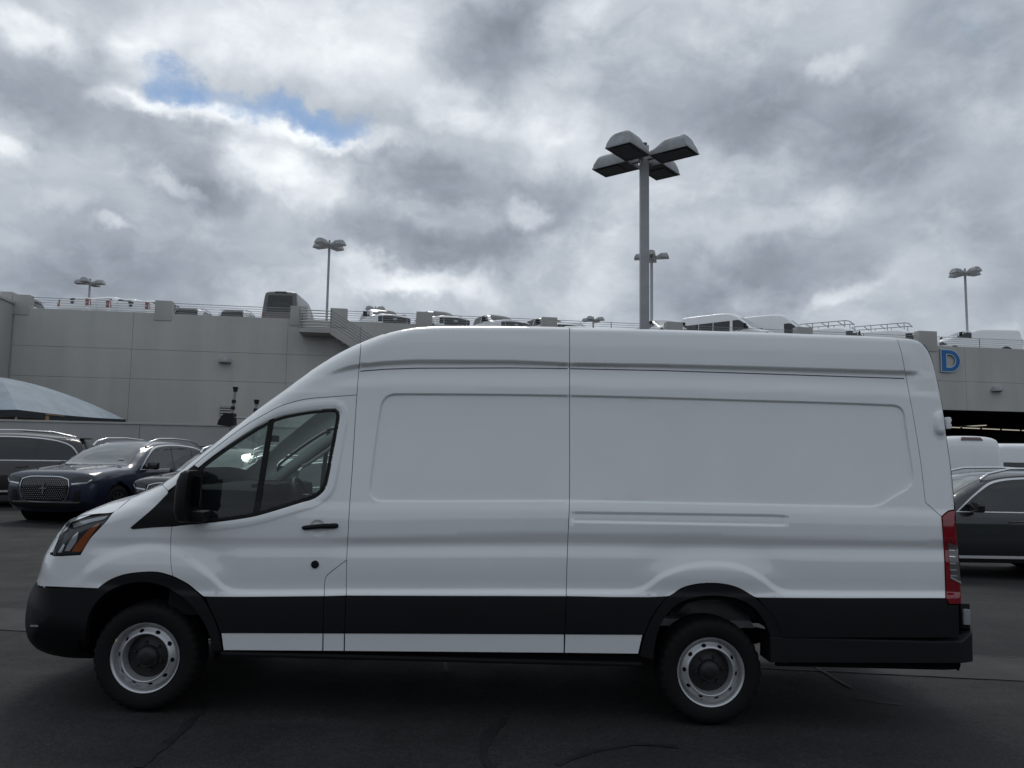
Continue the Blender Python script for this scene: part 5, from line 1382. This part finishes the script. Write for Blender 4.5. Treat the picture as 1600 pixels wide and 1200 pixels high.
def suv(paint, detail=True):
    e = empty('parked_suv')
    O = [(.14, .24, .34, 2.8), (.04, .36, .34, 2.9), (.0, .55, .32, 3.), (.0, .82, .30, 3.), (.035, .98, .25, 3.), (.12, 1.06, .18, 3.), (.45, 1.115, .12, 2.9), (.95, 1.16, .11, 2.9), (1.42, 1.20, .12, 2.8), (1.85, 1.45, .16, 2.8), (2.2, 1.62, .18, 2.8),
         (2.55, 1.715, .17, 2.8), (3.0, 1.755, .16, 2.8), (3.6, 1.75, .16, 2.8), (4.2, 1.70, .16, 2.8), (4.66, 1.63, .14, 2.8), (4.78, 1.56, .14, 2.8), (4.93, 1.25, .16, 2.8), (5.02, 1.05, .2, 2.8), (5.06, .82, .3, 2.6), (5.05, .5, .35, 2.6), (4.95, .30, .35, 2.6)]
    b = Body(O, 1.0, [(.2, .06), (.36, .02), (.6, .0), (.86, .012), (.98, .02), (1.08, .055), (1.3, .12), (1.55, .20), (1.76, .30)], [(.93, .39, .44), (3.95, .39, .44)], .27)
    b.body('body', paint, e)
    U = [(1.70, 1.09), (2.08, 1.38), (2.40, 1.55), (2.90, 1.615), (3.55, 1.615), (4.20, 1.545), (4.52, 1.42), (4.66, 1.24), (4.64, 1.09)]
    Uo = [tuple(p) for p in shrink(np.array(U), -.026)]
    b.side('window_band', [U], M['gloss_black'], e, .003)
    b.side('window_trim', [Uo, U], M['satin'], e, .010)
    for W in ([(1.80, 1.105), (2.12, 1.37), (2.42, 1.53), (2.92, 1.595), (2.90, 1.10)], [(3.0, 1.10), (3.02, 1.597), (3.55, 1.595), (3.80, 1.57), (3.78, 1.10)], [(3.86, 1.10), (3.88, 1.565), (4.2, 1.525), (4.48, 1.405), (4.61, 1.24), (4.60, 1.105)]):
        b.side('side_window', [W], M['tint'], e, .009)
    s0, s1 = b.s_at(1.40, 1.20), b.s_at(2.28, 1.65)
    b.band('windscreen', [[(s0, -.78), (s1, -.60), (s1 + .03, 0), (s1, .60), (s0, .78), (s0 - .03, 0)]], M['screen_glass'], e, .006)
    r0, r1 = b.s_at(4.80, 1.53), b.s_at(4.94, 1.20)
    b.band('rear_window', [[(r0, -.60), (r1, -.68), (r1 + .02, 0), (r1, .68), (r0, .60)]], M['tint'], e, .006)
    mb = MB(); mb.box((4.80, 0, 1.625), (.26, 1.30, .035), .012); mb.build('spoiler', paint, e, smooth=40)
    if detail:
        D1 = [(1.42, .50), (1.50, .95), (1.66, 1.05), (2.93, 1.055), (2.95, .44), (1.5, .44)]; D2 = [(2.975, .44), (2.96, 1.055), (3.80, 1.055), (3.86, .95), (3.62, .62), (3.48, .44)]
        for D in (D1, D2): b.side('door', [D], paint, e, .006, corner=20)
        for hx in (2.62, 3.55):
            for sg in (-1, 1):
                y = b.y(hx, .93) + .02; mb = MB(); mb.tube([(hx - .12, sg * (y - .01), .925), (hx - .10, sg * (y + .02), .93), (hx + .10, sg * (y + .02), .94), (hx + .12, sg * (y - .01), .94)], .014, 8); mb.build('door_handle', paint, e, smooth=50)
        b.side('sill_trim', [[(1.36, .385), (3.56, .385), (3.54, .345), (1.36, .345)]], M['satin'], e, .016)
        b.side('rocker', [[(1.36, .342), (3.54, .342), (3.50, .275), (1.38, .275)]], M['plastic'], e, .012)
        f = lambda z: b.s_at(0, z)
        G = [(f(.47), -.40), (f(.56), -.50), (f(.78), -.53), (f(.90), -.50), (f(.945), -.34), (f(.955), 0), (f(.945), .34), (f(.90), .50), (f(.78), .53), (f(.56), .50), (f(.47), .40)]
        b.band('grille', [G], M['gloss_black'], e, .010)
        b.band('grille_frame', [[tuple(p) for p in shrink(smooth_line(G, .1, True, 50), -.014)], smooth_line(G, .1, True, 50)], M['chrome'], e, .026)
        mb = MB(); pt = []
        for i in range(13):
            for j in range(22):
                S_ = f(.48) + (f(.94) - f(.48)) * i / 12; Y_ = -.50 + 1.0 * (j + .5 * (i % 2)) / 21.5; pt.append((S_, Y_))
        pt = np.array(pt); pt = pt[inside([shrink(smooth_line(G, .1, True, 50), .03)], pt)]; P3 = b.band_pos(pt[:, 0], pt[:, 1])
        for p in P3: mb.add([(p[0] - .022, p[1] - .010, p[2]), (p[0] - .026, p[1], p[2] + .008), (p[0] - .022, p[1] + .010, p[2]), (p[0] - .026, p[1], p[2] - .008)], [(0, 1, 2, 3)])
        o = mb.build('grille_mesh', M['alloy'], e); o['kind'] = 'stuff'
        em = b.band_pos(np.array([f(.72)]), np.array([0.]))[0]; mb = MB(); mb.box((em[0] - .035, 0, em[2]), (.02, .026, .24)); mb.box((em[0] - .036, 0, em[2]), (.02, .15, .024)); mb.box((em[0] - .033, 0, em[2] + .0), (.018, .085, .17), 0); mb.m = 0
        mb = MB(); mb.box((em[0] - .034, 0, em[2]), (.02, .022, .23)); mb.box((em[0] - .035, 0, em[2]), (.02, .15, .022)); mb.build('emblem', M['chrome'], e)
        for sg in (-1, 1):
            Hh = [(f(.80), sg * .58), (f(.93), sg * .56), (f(1.0) , sg * .72), (f(1.03), sg * .90), (f(.95), sg * .93), (f(.84), sg * .86)]
            h_ = b.band('headlight', [Hh], M['lamp_dark'], e, .012, .1)
            b.band('light_strip', [[(f(.80), sg * .58), (f(.83), sg * .58), (f(.865), sg * .86), (f(.96), sg * .925), (f(.94), sg * .935), (f(.84), sg * .865)]], M['lens_rib'], h_, .018, .08)
            b.band('air_intake', [[(f(.46), sg * .60), (f(.68), sg * .66), (f(.70), sg * .76), (f(.46), sg * .74)]], M['plastic'], e, .008, .1)
        b.band('lower_bumper', [[(f(.27), -.80), (f(.43), -.86), (f(.45), 0), (f(.43), .86), (f(.27), .80)]], M['plastic'], e, .012)
        b.band('bumper_trim', [[(f(.425), -.74), (f(.455), -.74), (f(.47), 0), (f(.455), .74), (f(.425), .74), (f(.44), 0)]], M['chrome'], e, .022)
        b.band('tail_lamp', [[(b.s_at(5.03, 1.0), -.93), (b.s_at(5.03, 1.0), .93), (b.s_at(5.05, .90), .93), (b.s_at(5.05, .90), -.93)]], M['dark_red_lens'], e, .01)
        # bonnet creases
        for sg in (-1, 1):
            pth = [(b.s_at(x, 1.1), sg * yy_) for x, yy_ in ((.30, .42), (.8, .50), (1.30, .60))]; pp = b.band_pos(np.array([q_[0] for q_ in pth]), np.array([q_[1] for q_ in pth]))
            mb = MB(); mb.tube([tuple(p + [0, 0, -.012]) for p in pp], .028, 8); mb.build('bonnet_crease', paint, e, smooth=60)
    for sg in (-1, 1):
        y = b.y(2.6, 1.6) - .05
        mb = MB(); mb.tube([(2.25, sg * (y - .06), 1.60), (2.38, sg * (y - .05), 1.70), (2.75, sg * (y - .06), 1.785), (3.4, sg * (y - .07), 1.80), (4.1, sg * (y - .08), 1.765), (4.5, sg * (y - .09), 1.67)], .022, 8); mb.build('roof_rail', M['chrome'] if detail else M['alloy'], e, smooth=60)
        mm = empty('mirror'); mm.parent = e; yb = b.y(1.95, 1.10)
        mb = MB(); mb.box((1.93, sg * (yb + .15), 1.165), (.12, .24, .16), .045); mb.build('mirror_cap', M['gloss_black'] if detail else paint, mm, smooth=45)
        mb = MB(); mb.box((1.94, sg * (yb + .02), 1.12), (.10, .14, .05), .015); mb.build('mirror_arm', M['gloss_black'], mm)
    for x in (.93, 3.95):
        for sg in (-1, 1): car_wheel(e, x, sg * .975, .38)
    mb = MB()
    for x in (1.0, ): mb.box((1.7, .52, 1.235), (.02, .16, .07))
    return e

def pickup(paint):
    e = empty('pickup_truck')
    O = [(.1, .42, .3, 2.6), (.0, .6, .3, 2.8), (.0, 1.0, .25, 3), (.06, 1.22, .2, 3), (.2, 1.30, .18, 3), (.7, 1.36, .16, 3), (1.4, 1.40, .14, 2.6), (1.75, 1.64, .16, 2.8), (2.05, 1.84, .16, 2.8), (2.35, 1.93, .15, 3), (2.9, 1.96, .14, 3), (3.6, 1.93, .14, 3), (3.78, 1.86, .12, 3),
         (3.90, 1.44, .08, 3), (4.0, 1.42, .04, 3), (5.7, 1.44, .04, 3), (5.86, 1.43, .05, 3), (5.90, 1.35, .08, 3), (5.92, .8, .1, 3), (5.88, .55, .12, 3)]
    b = Body(O, 1.01, [(.4, .03), (.7, .0), (1.15, .01), (1.35, .05), (1.6, .12), (1.95, .22)], [(1.0, .42, .48), (4.65, .42, .48)], .42, .16, .08)
    b.body('body', paint, e)
    for W in ([(1.72, 1.40), (2.0, 1.66), (2.24, 1.82), (2.72, 1.84), (2.72, 1.38)], [(2.80, 1.38), (2.80, 1.84), (3.45, 1.82), (3.62, 1.74), (3.68, 1.40)]): b.side('side_window', [W], M['tint'], e, .008)
    s0, s1 = b.s_at(1.44, 1.42), b.s_at(2.2, 1.89); b.band('windscreen', [[(s0, -.80), (s1, -.66), (s1, .66), (s0, .80)]], M['tint'], e, .006)
    r0, r1 = b.s_at(3.80, 1.78), b.s_at(3.89, 1.48); b.band('rear_window', [[(r0, -.62), (r1, -.68), (r1, .68), (r0, .62)]], M['tint'], e, .006)
    f = lambda z: b.s_at(0, z)
    b.band('grille', [[(f(.72), -.70), (f(1.16), -.72), (f(1.20), 0), (f(1.16), .72), (f(.72), .70)]], M['gloss_black'], e, .012)
    em = b.band_pos(np.array([f(1.0)]), np.array([0.]))[0]; mb = MB(); mb.lathe([(0, -.02), (.06, -.018), (.07, 0)], (em[0] - .01, 0, em[2]), 'x', 20)
    o = mb.build('emblem', M['alloy'], e); o.scale = (1, 2.0, 1)
    for sg in (-1, 1):
        b.band('headlight', [[(f(.80), sg * .74), (f(1.15), sg * .74), (f(1.15), sg * .95), (f(.80), sg * .95)]], M['lamp_dark'], e, .014)
        t0, t1 = b.s_at(5.90, 1.36), b.s_at(5.92, .98)
        tl = b.band('tail_light', [[(t0, sg * .80), (t1, sg * .82), (t1, sg * .985), (t0, sg * .965)]], M['red_lens'], e, .014)
        b.band('tail_lens', [[((t0 * .55 + t1 * .45), sg * .82), ((t0 * .35 + t1 * .65), sg * .82), ((t0 * .35 + t1 * .65), sg * .93), ((t0 * .55 + t1 * .45), sg * .93)]], M['clear_lens'], tl, .022)
        b.side('tail_wrap', [[(5.74, 1.34), (5.90, 1.34), (5.91, 1.0), (5.74, 1.0)]], M['red_lens'], e, .008, both=False, which=sg)
        mm = empty('mirror'); mm.parent = e
        mb = MB(); mb.box((1.86, sg * 1.19, 1.50), (.13, .22, .30), .04); mb.build('mirror_cap', M['plastic_dk'], mm, smooth=45)
        mb = MB(); mb.box((1.88, sg * 1.03, 1.42), (.08, .2, .06), .01); mb.build('mirror_arm', M['plastic_dk'], mm)
    mb = MB(); mb.box((5.935, 0, 1.345), (.03, .26, .10), .01); mb.build('tailgate_handle', M['gloss_black'], e)
    mb = MB(); mb.lathe([(0, .02), (.06, .018), (.07, 0)], (5.925, 0, 1.17), 'x', 16); o = mb.build('tailgate_emblem', M['lamp_dark'], e); o.scale = (1, 1.6, 1)
    t0 = b.s_at(5.9, 1.41); b.band('tailgate', [[(b.s_at(5.885, 1.40), -.78), (b.s_at(5.92, .82), -.78), (b.s_at(5.92, .82), .78), (b.s_at(5.885, 1.40), .78)]], paint, e, .008)
    mb = MB(); mb.box((5.98, 0, .62), (.18, 1.9, .2), .04); mb.build('rear_bumper', M['chrome'], e)
    for x in (1.0, 4.65):
        for sg in (-1, 1): car_wheel(e, x, sg * .99, .41)
    return e

def panel_van(paint, kind):
    """kind: mid (passenger windows), high (cargo), rack (cargo with ladder rack), small"""
    sx, h = {'mid': (1.0, 2.52), 'high': (1.0, 2.76), 'rack': (.93, 2.10), 'small': (.82, 1.84)}[kind]
    e = empty('delivery_van' if kind != 'mid' else 'passenger_van'); Lh = h - .1
    k = (h - 1.3) / 1.25
    O = [(.1, .32, .4, 2.4), (.0, .5, .45, 2.4), (.0, .75, .45, 2.4), (.07, 1.0, .35, 2.4), (.2, 1.14, .24, 2.4), (.6, 1.26, .18, 2.4), (.95, 1.38, .18, 2.6), (1.45, 1.38 + .42 * k, .18, 2.8), (1.95, 1.38 + .82 * k, .18, 2.8), (2.35, h - .14, .18, 3), (2.75, h - .04, .17, 3), (3.3, h, .17, 3),
         (5.4, h, .17, 3), (5.75, h - .03, .15, 3), (5.88, h - .14, .12, 3), (5.95, h - .5, .1, 3), (5.99, 1.2, .1, 3), (6.0, .8, .12, 3), (5.98, .45, .12, 3)]
    O = [(x * sx, z, a, m) for x, z, a, m in O]
    b = Body(O, 1.02 if kind != 'small' else .91, [(.3, .04), (.6, .0), (1.1, .02), (1.4, .05), (2.2, .13), (2.8, .2)], [(.98 * sx, .36, .41), (4.72 * sx, .36, .41)], .34, .18, .09)
    b.body('body', paint, e)
    zt = min(1.40 + .52 * k, 2.02)
    b.side('side_window', [[(1.25 * sx, 1.28), (1.25 * sx, 1.42), (1.62 * sx, 1.40 + .36 * k), (1.9 * sx, zt), (2.28 * sx, zt), (2.24 * sx, 1.24)]], M['tint'], e, .008)
    if kind == 'mid':
        for a, c in ((2.45, 3.55), (3.6, 4.55), (4.6, 5.72)): b.side('side_window', [[(a, 1.22), (a, zt), (c, zt), (c, 1.22)]], M['tint'], e, .008, corner=20)
    else:
        b.side('side_panel', [[(2.5 * sx, 1.22), (2.5 * sx, zt), (5.6 * sx, zt), (5.7 * sx, 1.3), (5.6 * sx, 1.22)]], paint, e, -.004, rim=0)
    s0, s1 = b.s_at(.98 * sx, 1.40), b.s_at(1.86 * sx, 1.38 + .74 * k); b.band('windscreen', [[(s0, -.78), (s1, -.70), (s1, .70), (s0, .78)]], M['screen_glass'], e, .006)
    r0, r1 = b.s_at(5.92 * sx, h - .30), b.s_at(5.985 * sx, 1.28)
    w_ = b.half - .30
    if kind in ('mid',): b.band('rear_window', [[(r0, -w_ + .06), (r1, -w_ - .02), (r1, w_ + .02), (r0, w_ - .06)]], M['tint'], e, .008)
    else:
        for sg in (-1, 1):
            b.band('rear_door', [[(r0, sg * .02), (b.s_at(5.99 * sx, .6), sg * .02), (b.s_at(5.99 * sx, .6), sg * (w_ + .08)), (r0, sg * (w_ + .03))]], paint, e, .008)
    q0 = b.s_at(5.85 * sx, h - .09)
    b.band('brake_lamp', [[(q0 - .03, -.30), (q0 + .07, -.34), (q0 + .07, .34), (q0 - .03, .30)]], M['dark_red_lens'] if kind != 'mid' else M['gloss_black'], e, .03, rim=.04)
    for sg in (-1, 1):
        b.band('tail_light', [[(b.s_at(5.97 * sx, 1.25), sg * (b.half - .16)), (b.s_at(6 * sx, .75), sg * (b.half - .14)), (b.s_at(6 * sx, .75), sg * (b.half - .03)), (b.s_at(5.97 * sx, 1.25), sg * (b.half - .06))]], M['red_lens'], e, .012)
        f = lambda z: b.s_at(0, z)
        b.band('headlight', [[(f(.86), sg * .62), (f(1.10), sg * .66), (f(1.14), sg * .88), (f(.86), sg * .90)]], M['lamp_dark'], e, .01)
        mm = empty('mirror'); mm.parent = e
        mb = MB(); mb.box((1.36 * sx, sg * (b.half + .13), 1.46), (.12, .18, .32 if kind != 'small' else .2), .04); mb.build('mirror_cap', M['plastic_dk'], mm, smooth=45)
        mb = MB(); mb.box((1.38 * sx, sg * (b.half + .02), 1.36), (.08, .16, .05), .01); mb.build('mirror_arm', M['plastic_dk'], mm)
    b.band('grille', [[(f(.70), -.55), (f(1.02), -.52), (f(1.02), .52), (f(.70), .55)]], M['gloss_black'], e, .01)
    b.side('cladding', [[(1.45 * sx, .60), (4.25 * sx, .60), (4.2 * sx, .42), (1.5 * sx, .42)]], M['plastic'], e, .01)
    if kind == 'rack':
        rk = empty('ladder_rack'); rk.parent = e
        for sg in (-1, 1):
            mb = MB(); mb.tube([(1.9, sg * .78, h + .30), (2.15, sg * .78, h + .36), (5.3, sg * .78, h + .36), (5.4, sg * .78, h + .28)], .028, 8); mb.build('rail', M['galv'], rk, smooth=50)
            for x in (2.2, 3.2, 4.2, 5.2):
                mb = MB(); mb.tube([(x, sg * .80, h - .08), (x, sg * .78, h + .36)], .024, 6); mb.build('post', M['galv'], rk)
        for x in (1.92, 2.6, 3.6, 4.6, 5.38):
            mb = MB(); mb.tube([(x, -.80, h + .30), (x, .80, h + .30)], .03, 6); mb.build('crossbar', M['galv'], rk)
    for x in (.98 * sx, 4.72 * sx):
        for sg in (-1, 1): car_wheel(e, x, sg * (b.half - .03), .35, 'steel')
    return e

# ------------------------------------------------------------------ vehicles on the ground
def put(root, x, y, rz, label, cat, group=None, L=5.06, scale=1., zoff=0., z=None):
    c, s_ = math.cos(R(rz)), math.sin(R(rz)); k = L / 2 * scale
    root.location = (x - c * k, y - s_ * k, (ground_z(x, y) if z is None else z) + zoff); root.rotation_euler = (-GROUND_TILT * 0, 0, R(rz)); root.scale = (scale,) * 3
    tag(root, label, cat, group); return root
SUVG = 'dark luxury SUVs parked on the lot'
suv1 = suv(M['blue_paint'])
def gx_at(px, y): d = rays(np.array(float(px)), np.array(700.)); return d[0] / d[1] * y
def nose_at(px, y, rz, L=5.06, sc_=1.): x = gx_at(px, y); c, s_ = math.cos(R(rz)), math.sin(R(rz)); return x + c * L / 2 * sc_, y + s_ * L / 2 * sc_
x, y = nose_at(74, 16.5, 82, sc_=1.06); put(suv1, x, y, 82, 'dark blue SUV with chrome mesh grille facing the camera at an angle', 'suv', SUVG, scale=1.06)
mb = MB(); mb.box((1.62, -.50, 1.285), (.015, .13, .06), rot=Matrix.Rotation(R(-35), 3, 'Y')); mb.build('window_sticker', mat('paper_white', (.7, .7, .7), .8), suv1)
s2 = copy_tree(suv1); recolor(s2, M['blue_paint'], M['black_paint']); x, y = nose_at(270, 16.4, 82, sc_=1.0); put(s2, x, y, 82, 'black SUV whose bonnet and headlight peek out above the white van nose', 'suv', SUVG, scale=1.0)
s3 = copy_tree(suv1); recolor(s3, M['blue_paint'], M['grey_paint']); x, y = nose_at(305, 14.0, 66, sc_=.90); put(s3, x, y, 66, 'lower dark SUV seen through the van door window with chrome window line', 'suv', SUVG, scale=.90)
s4 = copy_tree(suv1); recolor(s4, M['blue_paint'], M['brown_paint']); xr = gx_at(127, 21.); put(s4, xr - 2.40 * 1.12, 20.9, 25, 'dark brown SUV cut off by the left photo edge', 'suv', SUVG, scale=1.12)
s5 = copy_tree(suv1); recolor(s5, M['blue_paint'], M['grey_paint']); put(s5, gx_at(1491, 12.7) - 1.70 + 2.53, 13.6, 0, 'dark grey SUV side-on at the right, behind the van tail lamp', 'suv', SUVG)
for o in [c for s_ in (s2, s3, s4, s5) for c in s_.children if c.name.startswith('window_sticker')]: bpy.data.objects.remove(o)
van_hi = panel_van(M['white2'], 'high'); xg = gx_at(1519, 25.); put(van_hi, xg, 28., -90, 'white high van seen from behind, between the nearest van and dark grey SUV', 'van', 'white vans', L=6.0, scale=1.04)
van_mid = panel_van(M['white2'], 'mid'); xg = gx_at(1566, 26.5); put(van_mid, xg + 3., 27.5, 180, 'white van with dark side windows cut off by the right photo edge', 'van', 'white vans', L=6.0, scale=1.10)

# ------------------------------------------------------------------ vehicles on the deck
def deck(root, px, pyt, h, rz, label, cat, group, L, scale=1.):
    d = rays(np.array(float(px)), np.array(float(pyt))); p = CAM + d * ((DECK + h * scale - CAM[2]) / d[2])
    print('deck', label[:30], np.round(p, 1))
    return put(root, p[0], p[1], rz, label, cat, group, L, scale, z=DECK)
PK = 'white pickups on the roof deck'; VN = 'white vans on the roof deck'; SU = 'white SUVs on the roof deck'
pk = pickup(M['white2'])
deck(pk, 114, 464, 1.46, -103, 'white pickup tailgate nearest the left pillar of the deck', 'pickup', PK, 11.8)
for px, pyt, hh, rz, LL, l in ((146, 467., 1.46, -103, 11.8, 'second white pickup from the left, tailgate half hidden by the first'), (205, 469.5, 1.46, -95, 11.8, 'third white pickup from the left, nearest the second deck pillar')):
    deck(copy_tree(pk), px, pyt, hh, rz, l, 'pickup', PK, LL)
for px, pyt, rz, l in ((596, 483.5, 118, 'white pickup facing out, right of the stair landing'), (684, 486, 120, 'white pickup facing out, partly behind a pillar above the van roof front'), (775, 492, 120, 'white pickup facing out, third of the front-on row'), (856, 497, 122, 'white pickup behind the pillar left of the big lamp post')):
    deck(copy_tree(pk), px, pyt, 1.97, rz, l, 'pickup', PK, 5.0)
ws_ = suv(M['white2'], False); deck(ws_, 294, 479.5, 1.75, -86, 'white SUV rear on the deck, left of two between pillars', 'suv', SU, 9.2, .98)
deck(copy_tree(ws_), 365, 482.5, 1.75, -86, 'white SUV rear on the deck, right of two between pillars', 'suv', SU, 9.2, .98)
deck(copy_tree(ws_), 893, 503.0, 1.75, 95, 'white SUV roof just right of the pillar left of the big lamp post', 'suv', SU, 5.06, .98)
deck(copy_tree(ws_), -4, 466, 1.75, 0, 'white SUV just showing beyond the corner pillar at the left edge', 'suv', SU, 5.06, .98)
bv = panel_van(M['umber_paint'], 'mid'); deck(bv, 438, 453, 2.52, -88, 'tall grey-brown passenger van seen from behind left of the stairs', 'van', None, 12.0, 1.0)
vm = copy_tree(van_mid); deck(vm, 1138, 491., 2.52, 138, 'white passenger van with long dark side windows right of the big lamp post', 'van', VN, 6.0)
vh = copy_tree(van_hi); deck(vh, 1214, 493.0, 2.76, 143, 'white high-roof cargo van beside the passenger van on deck', 'van', VN, 6.0)
vs_ = panel_van(M['white2'], 'small'); deck(vs_, 1030, 501.5, 1.84, 100, 'small white van just right of the big lamp post', 'van', VN, 4.92)
vr = panel_van(M['white2'], 'rack'); deck(vr, 1309, 505.0, 2.46, 145, 'white van with ladder rack, left of the two on deck', 'van', VN, 5.58)
deck(copy_tree(vr), 1400, 508.5, 2.46, 145, 'white van with ladder rack, nearest the last deck pillar', 'van', VN, 5.58)
deck(copy_tree(vs_), 1520, 516.5, 1.84, 0, 'small white van side-on behind the rail above the blue letter', 'van', VN, 4.92, 1.08)

# ------------------------------------------------------------------ low hill and trees behind the photographer (they show as a dim reflection in the van's side)
r_ = np.random.default_rng(5)
n = 26000
xs = r_.uniform(-75, 75, n)
top = 4.8 + .5 * np.sin(xs * .07 + 1.) + .35 * np.sin(xs * .23) + .9 * np.exp(-((xs - 9) / 5.) ** 2) + .3 * np.sin(xs * .61 + 2)
zz = top * np.sqrt(r_.uniform(0, 1, n)) + r_.normal(0, .3, n); yy_ = -38 - r_.uniform(0, 5, n) - .02 * np.abs(xs)
sz = r_.uniform(.25, .6, n)
u = r_.normal(size=(n, 3)); u /= np.linalg.norm(u, axis=1, keepdims=True); v = np.cross(u, r_.normal(size=(n, 3))); v /= np.linalg.norm(v, axis=1, keepdims=True)
c = np.stack([xs, yy_, zz - .3], 1)
V = np.concatenate([c + u * sz[:, None], c + v * sz[:, None] * .6, c - u * sz[:, None], c - v * sz[:, None] * .6])
i = np.arange(n); F = np.stack([i, i + n, i + 2 * n, i + 3 * n], 1)
me = bpy.data.meshes.new('treeline'); me.from_pydata(V.tolist(), [], F.tolist()); me.materials.append(mat('foliage', (.05, .066, .035), .8, noise=.35, nscale=.6))
tag(link('treeline', me), kind='stuff')
mb = MB(); mb.add([(x, y, z) for y, z in ((-43, -1.), (-47, 4.2), (-70, 6.6), (-90, -2)) for x in (-160, -75, 0, 75, 160)], [(j * 5 + k, j * 5 + k + 1, (j + 1) * 5 + k + 1, (j + 1) * 5 + k) for j in range(3) for k in range(4)])
tag(mb.build('hill', mat('dry_hillside', (.07, .07, .045), .9, noise=.3, nscale=.3), smooth=60), kind='structure')
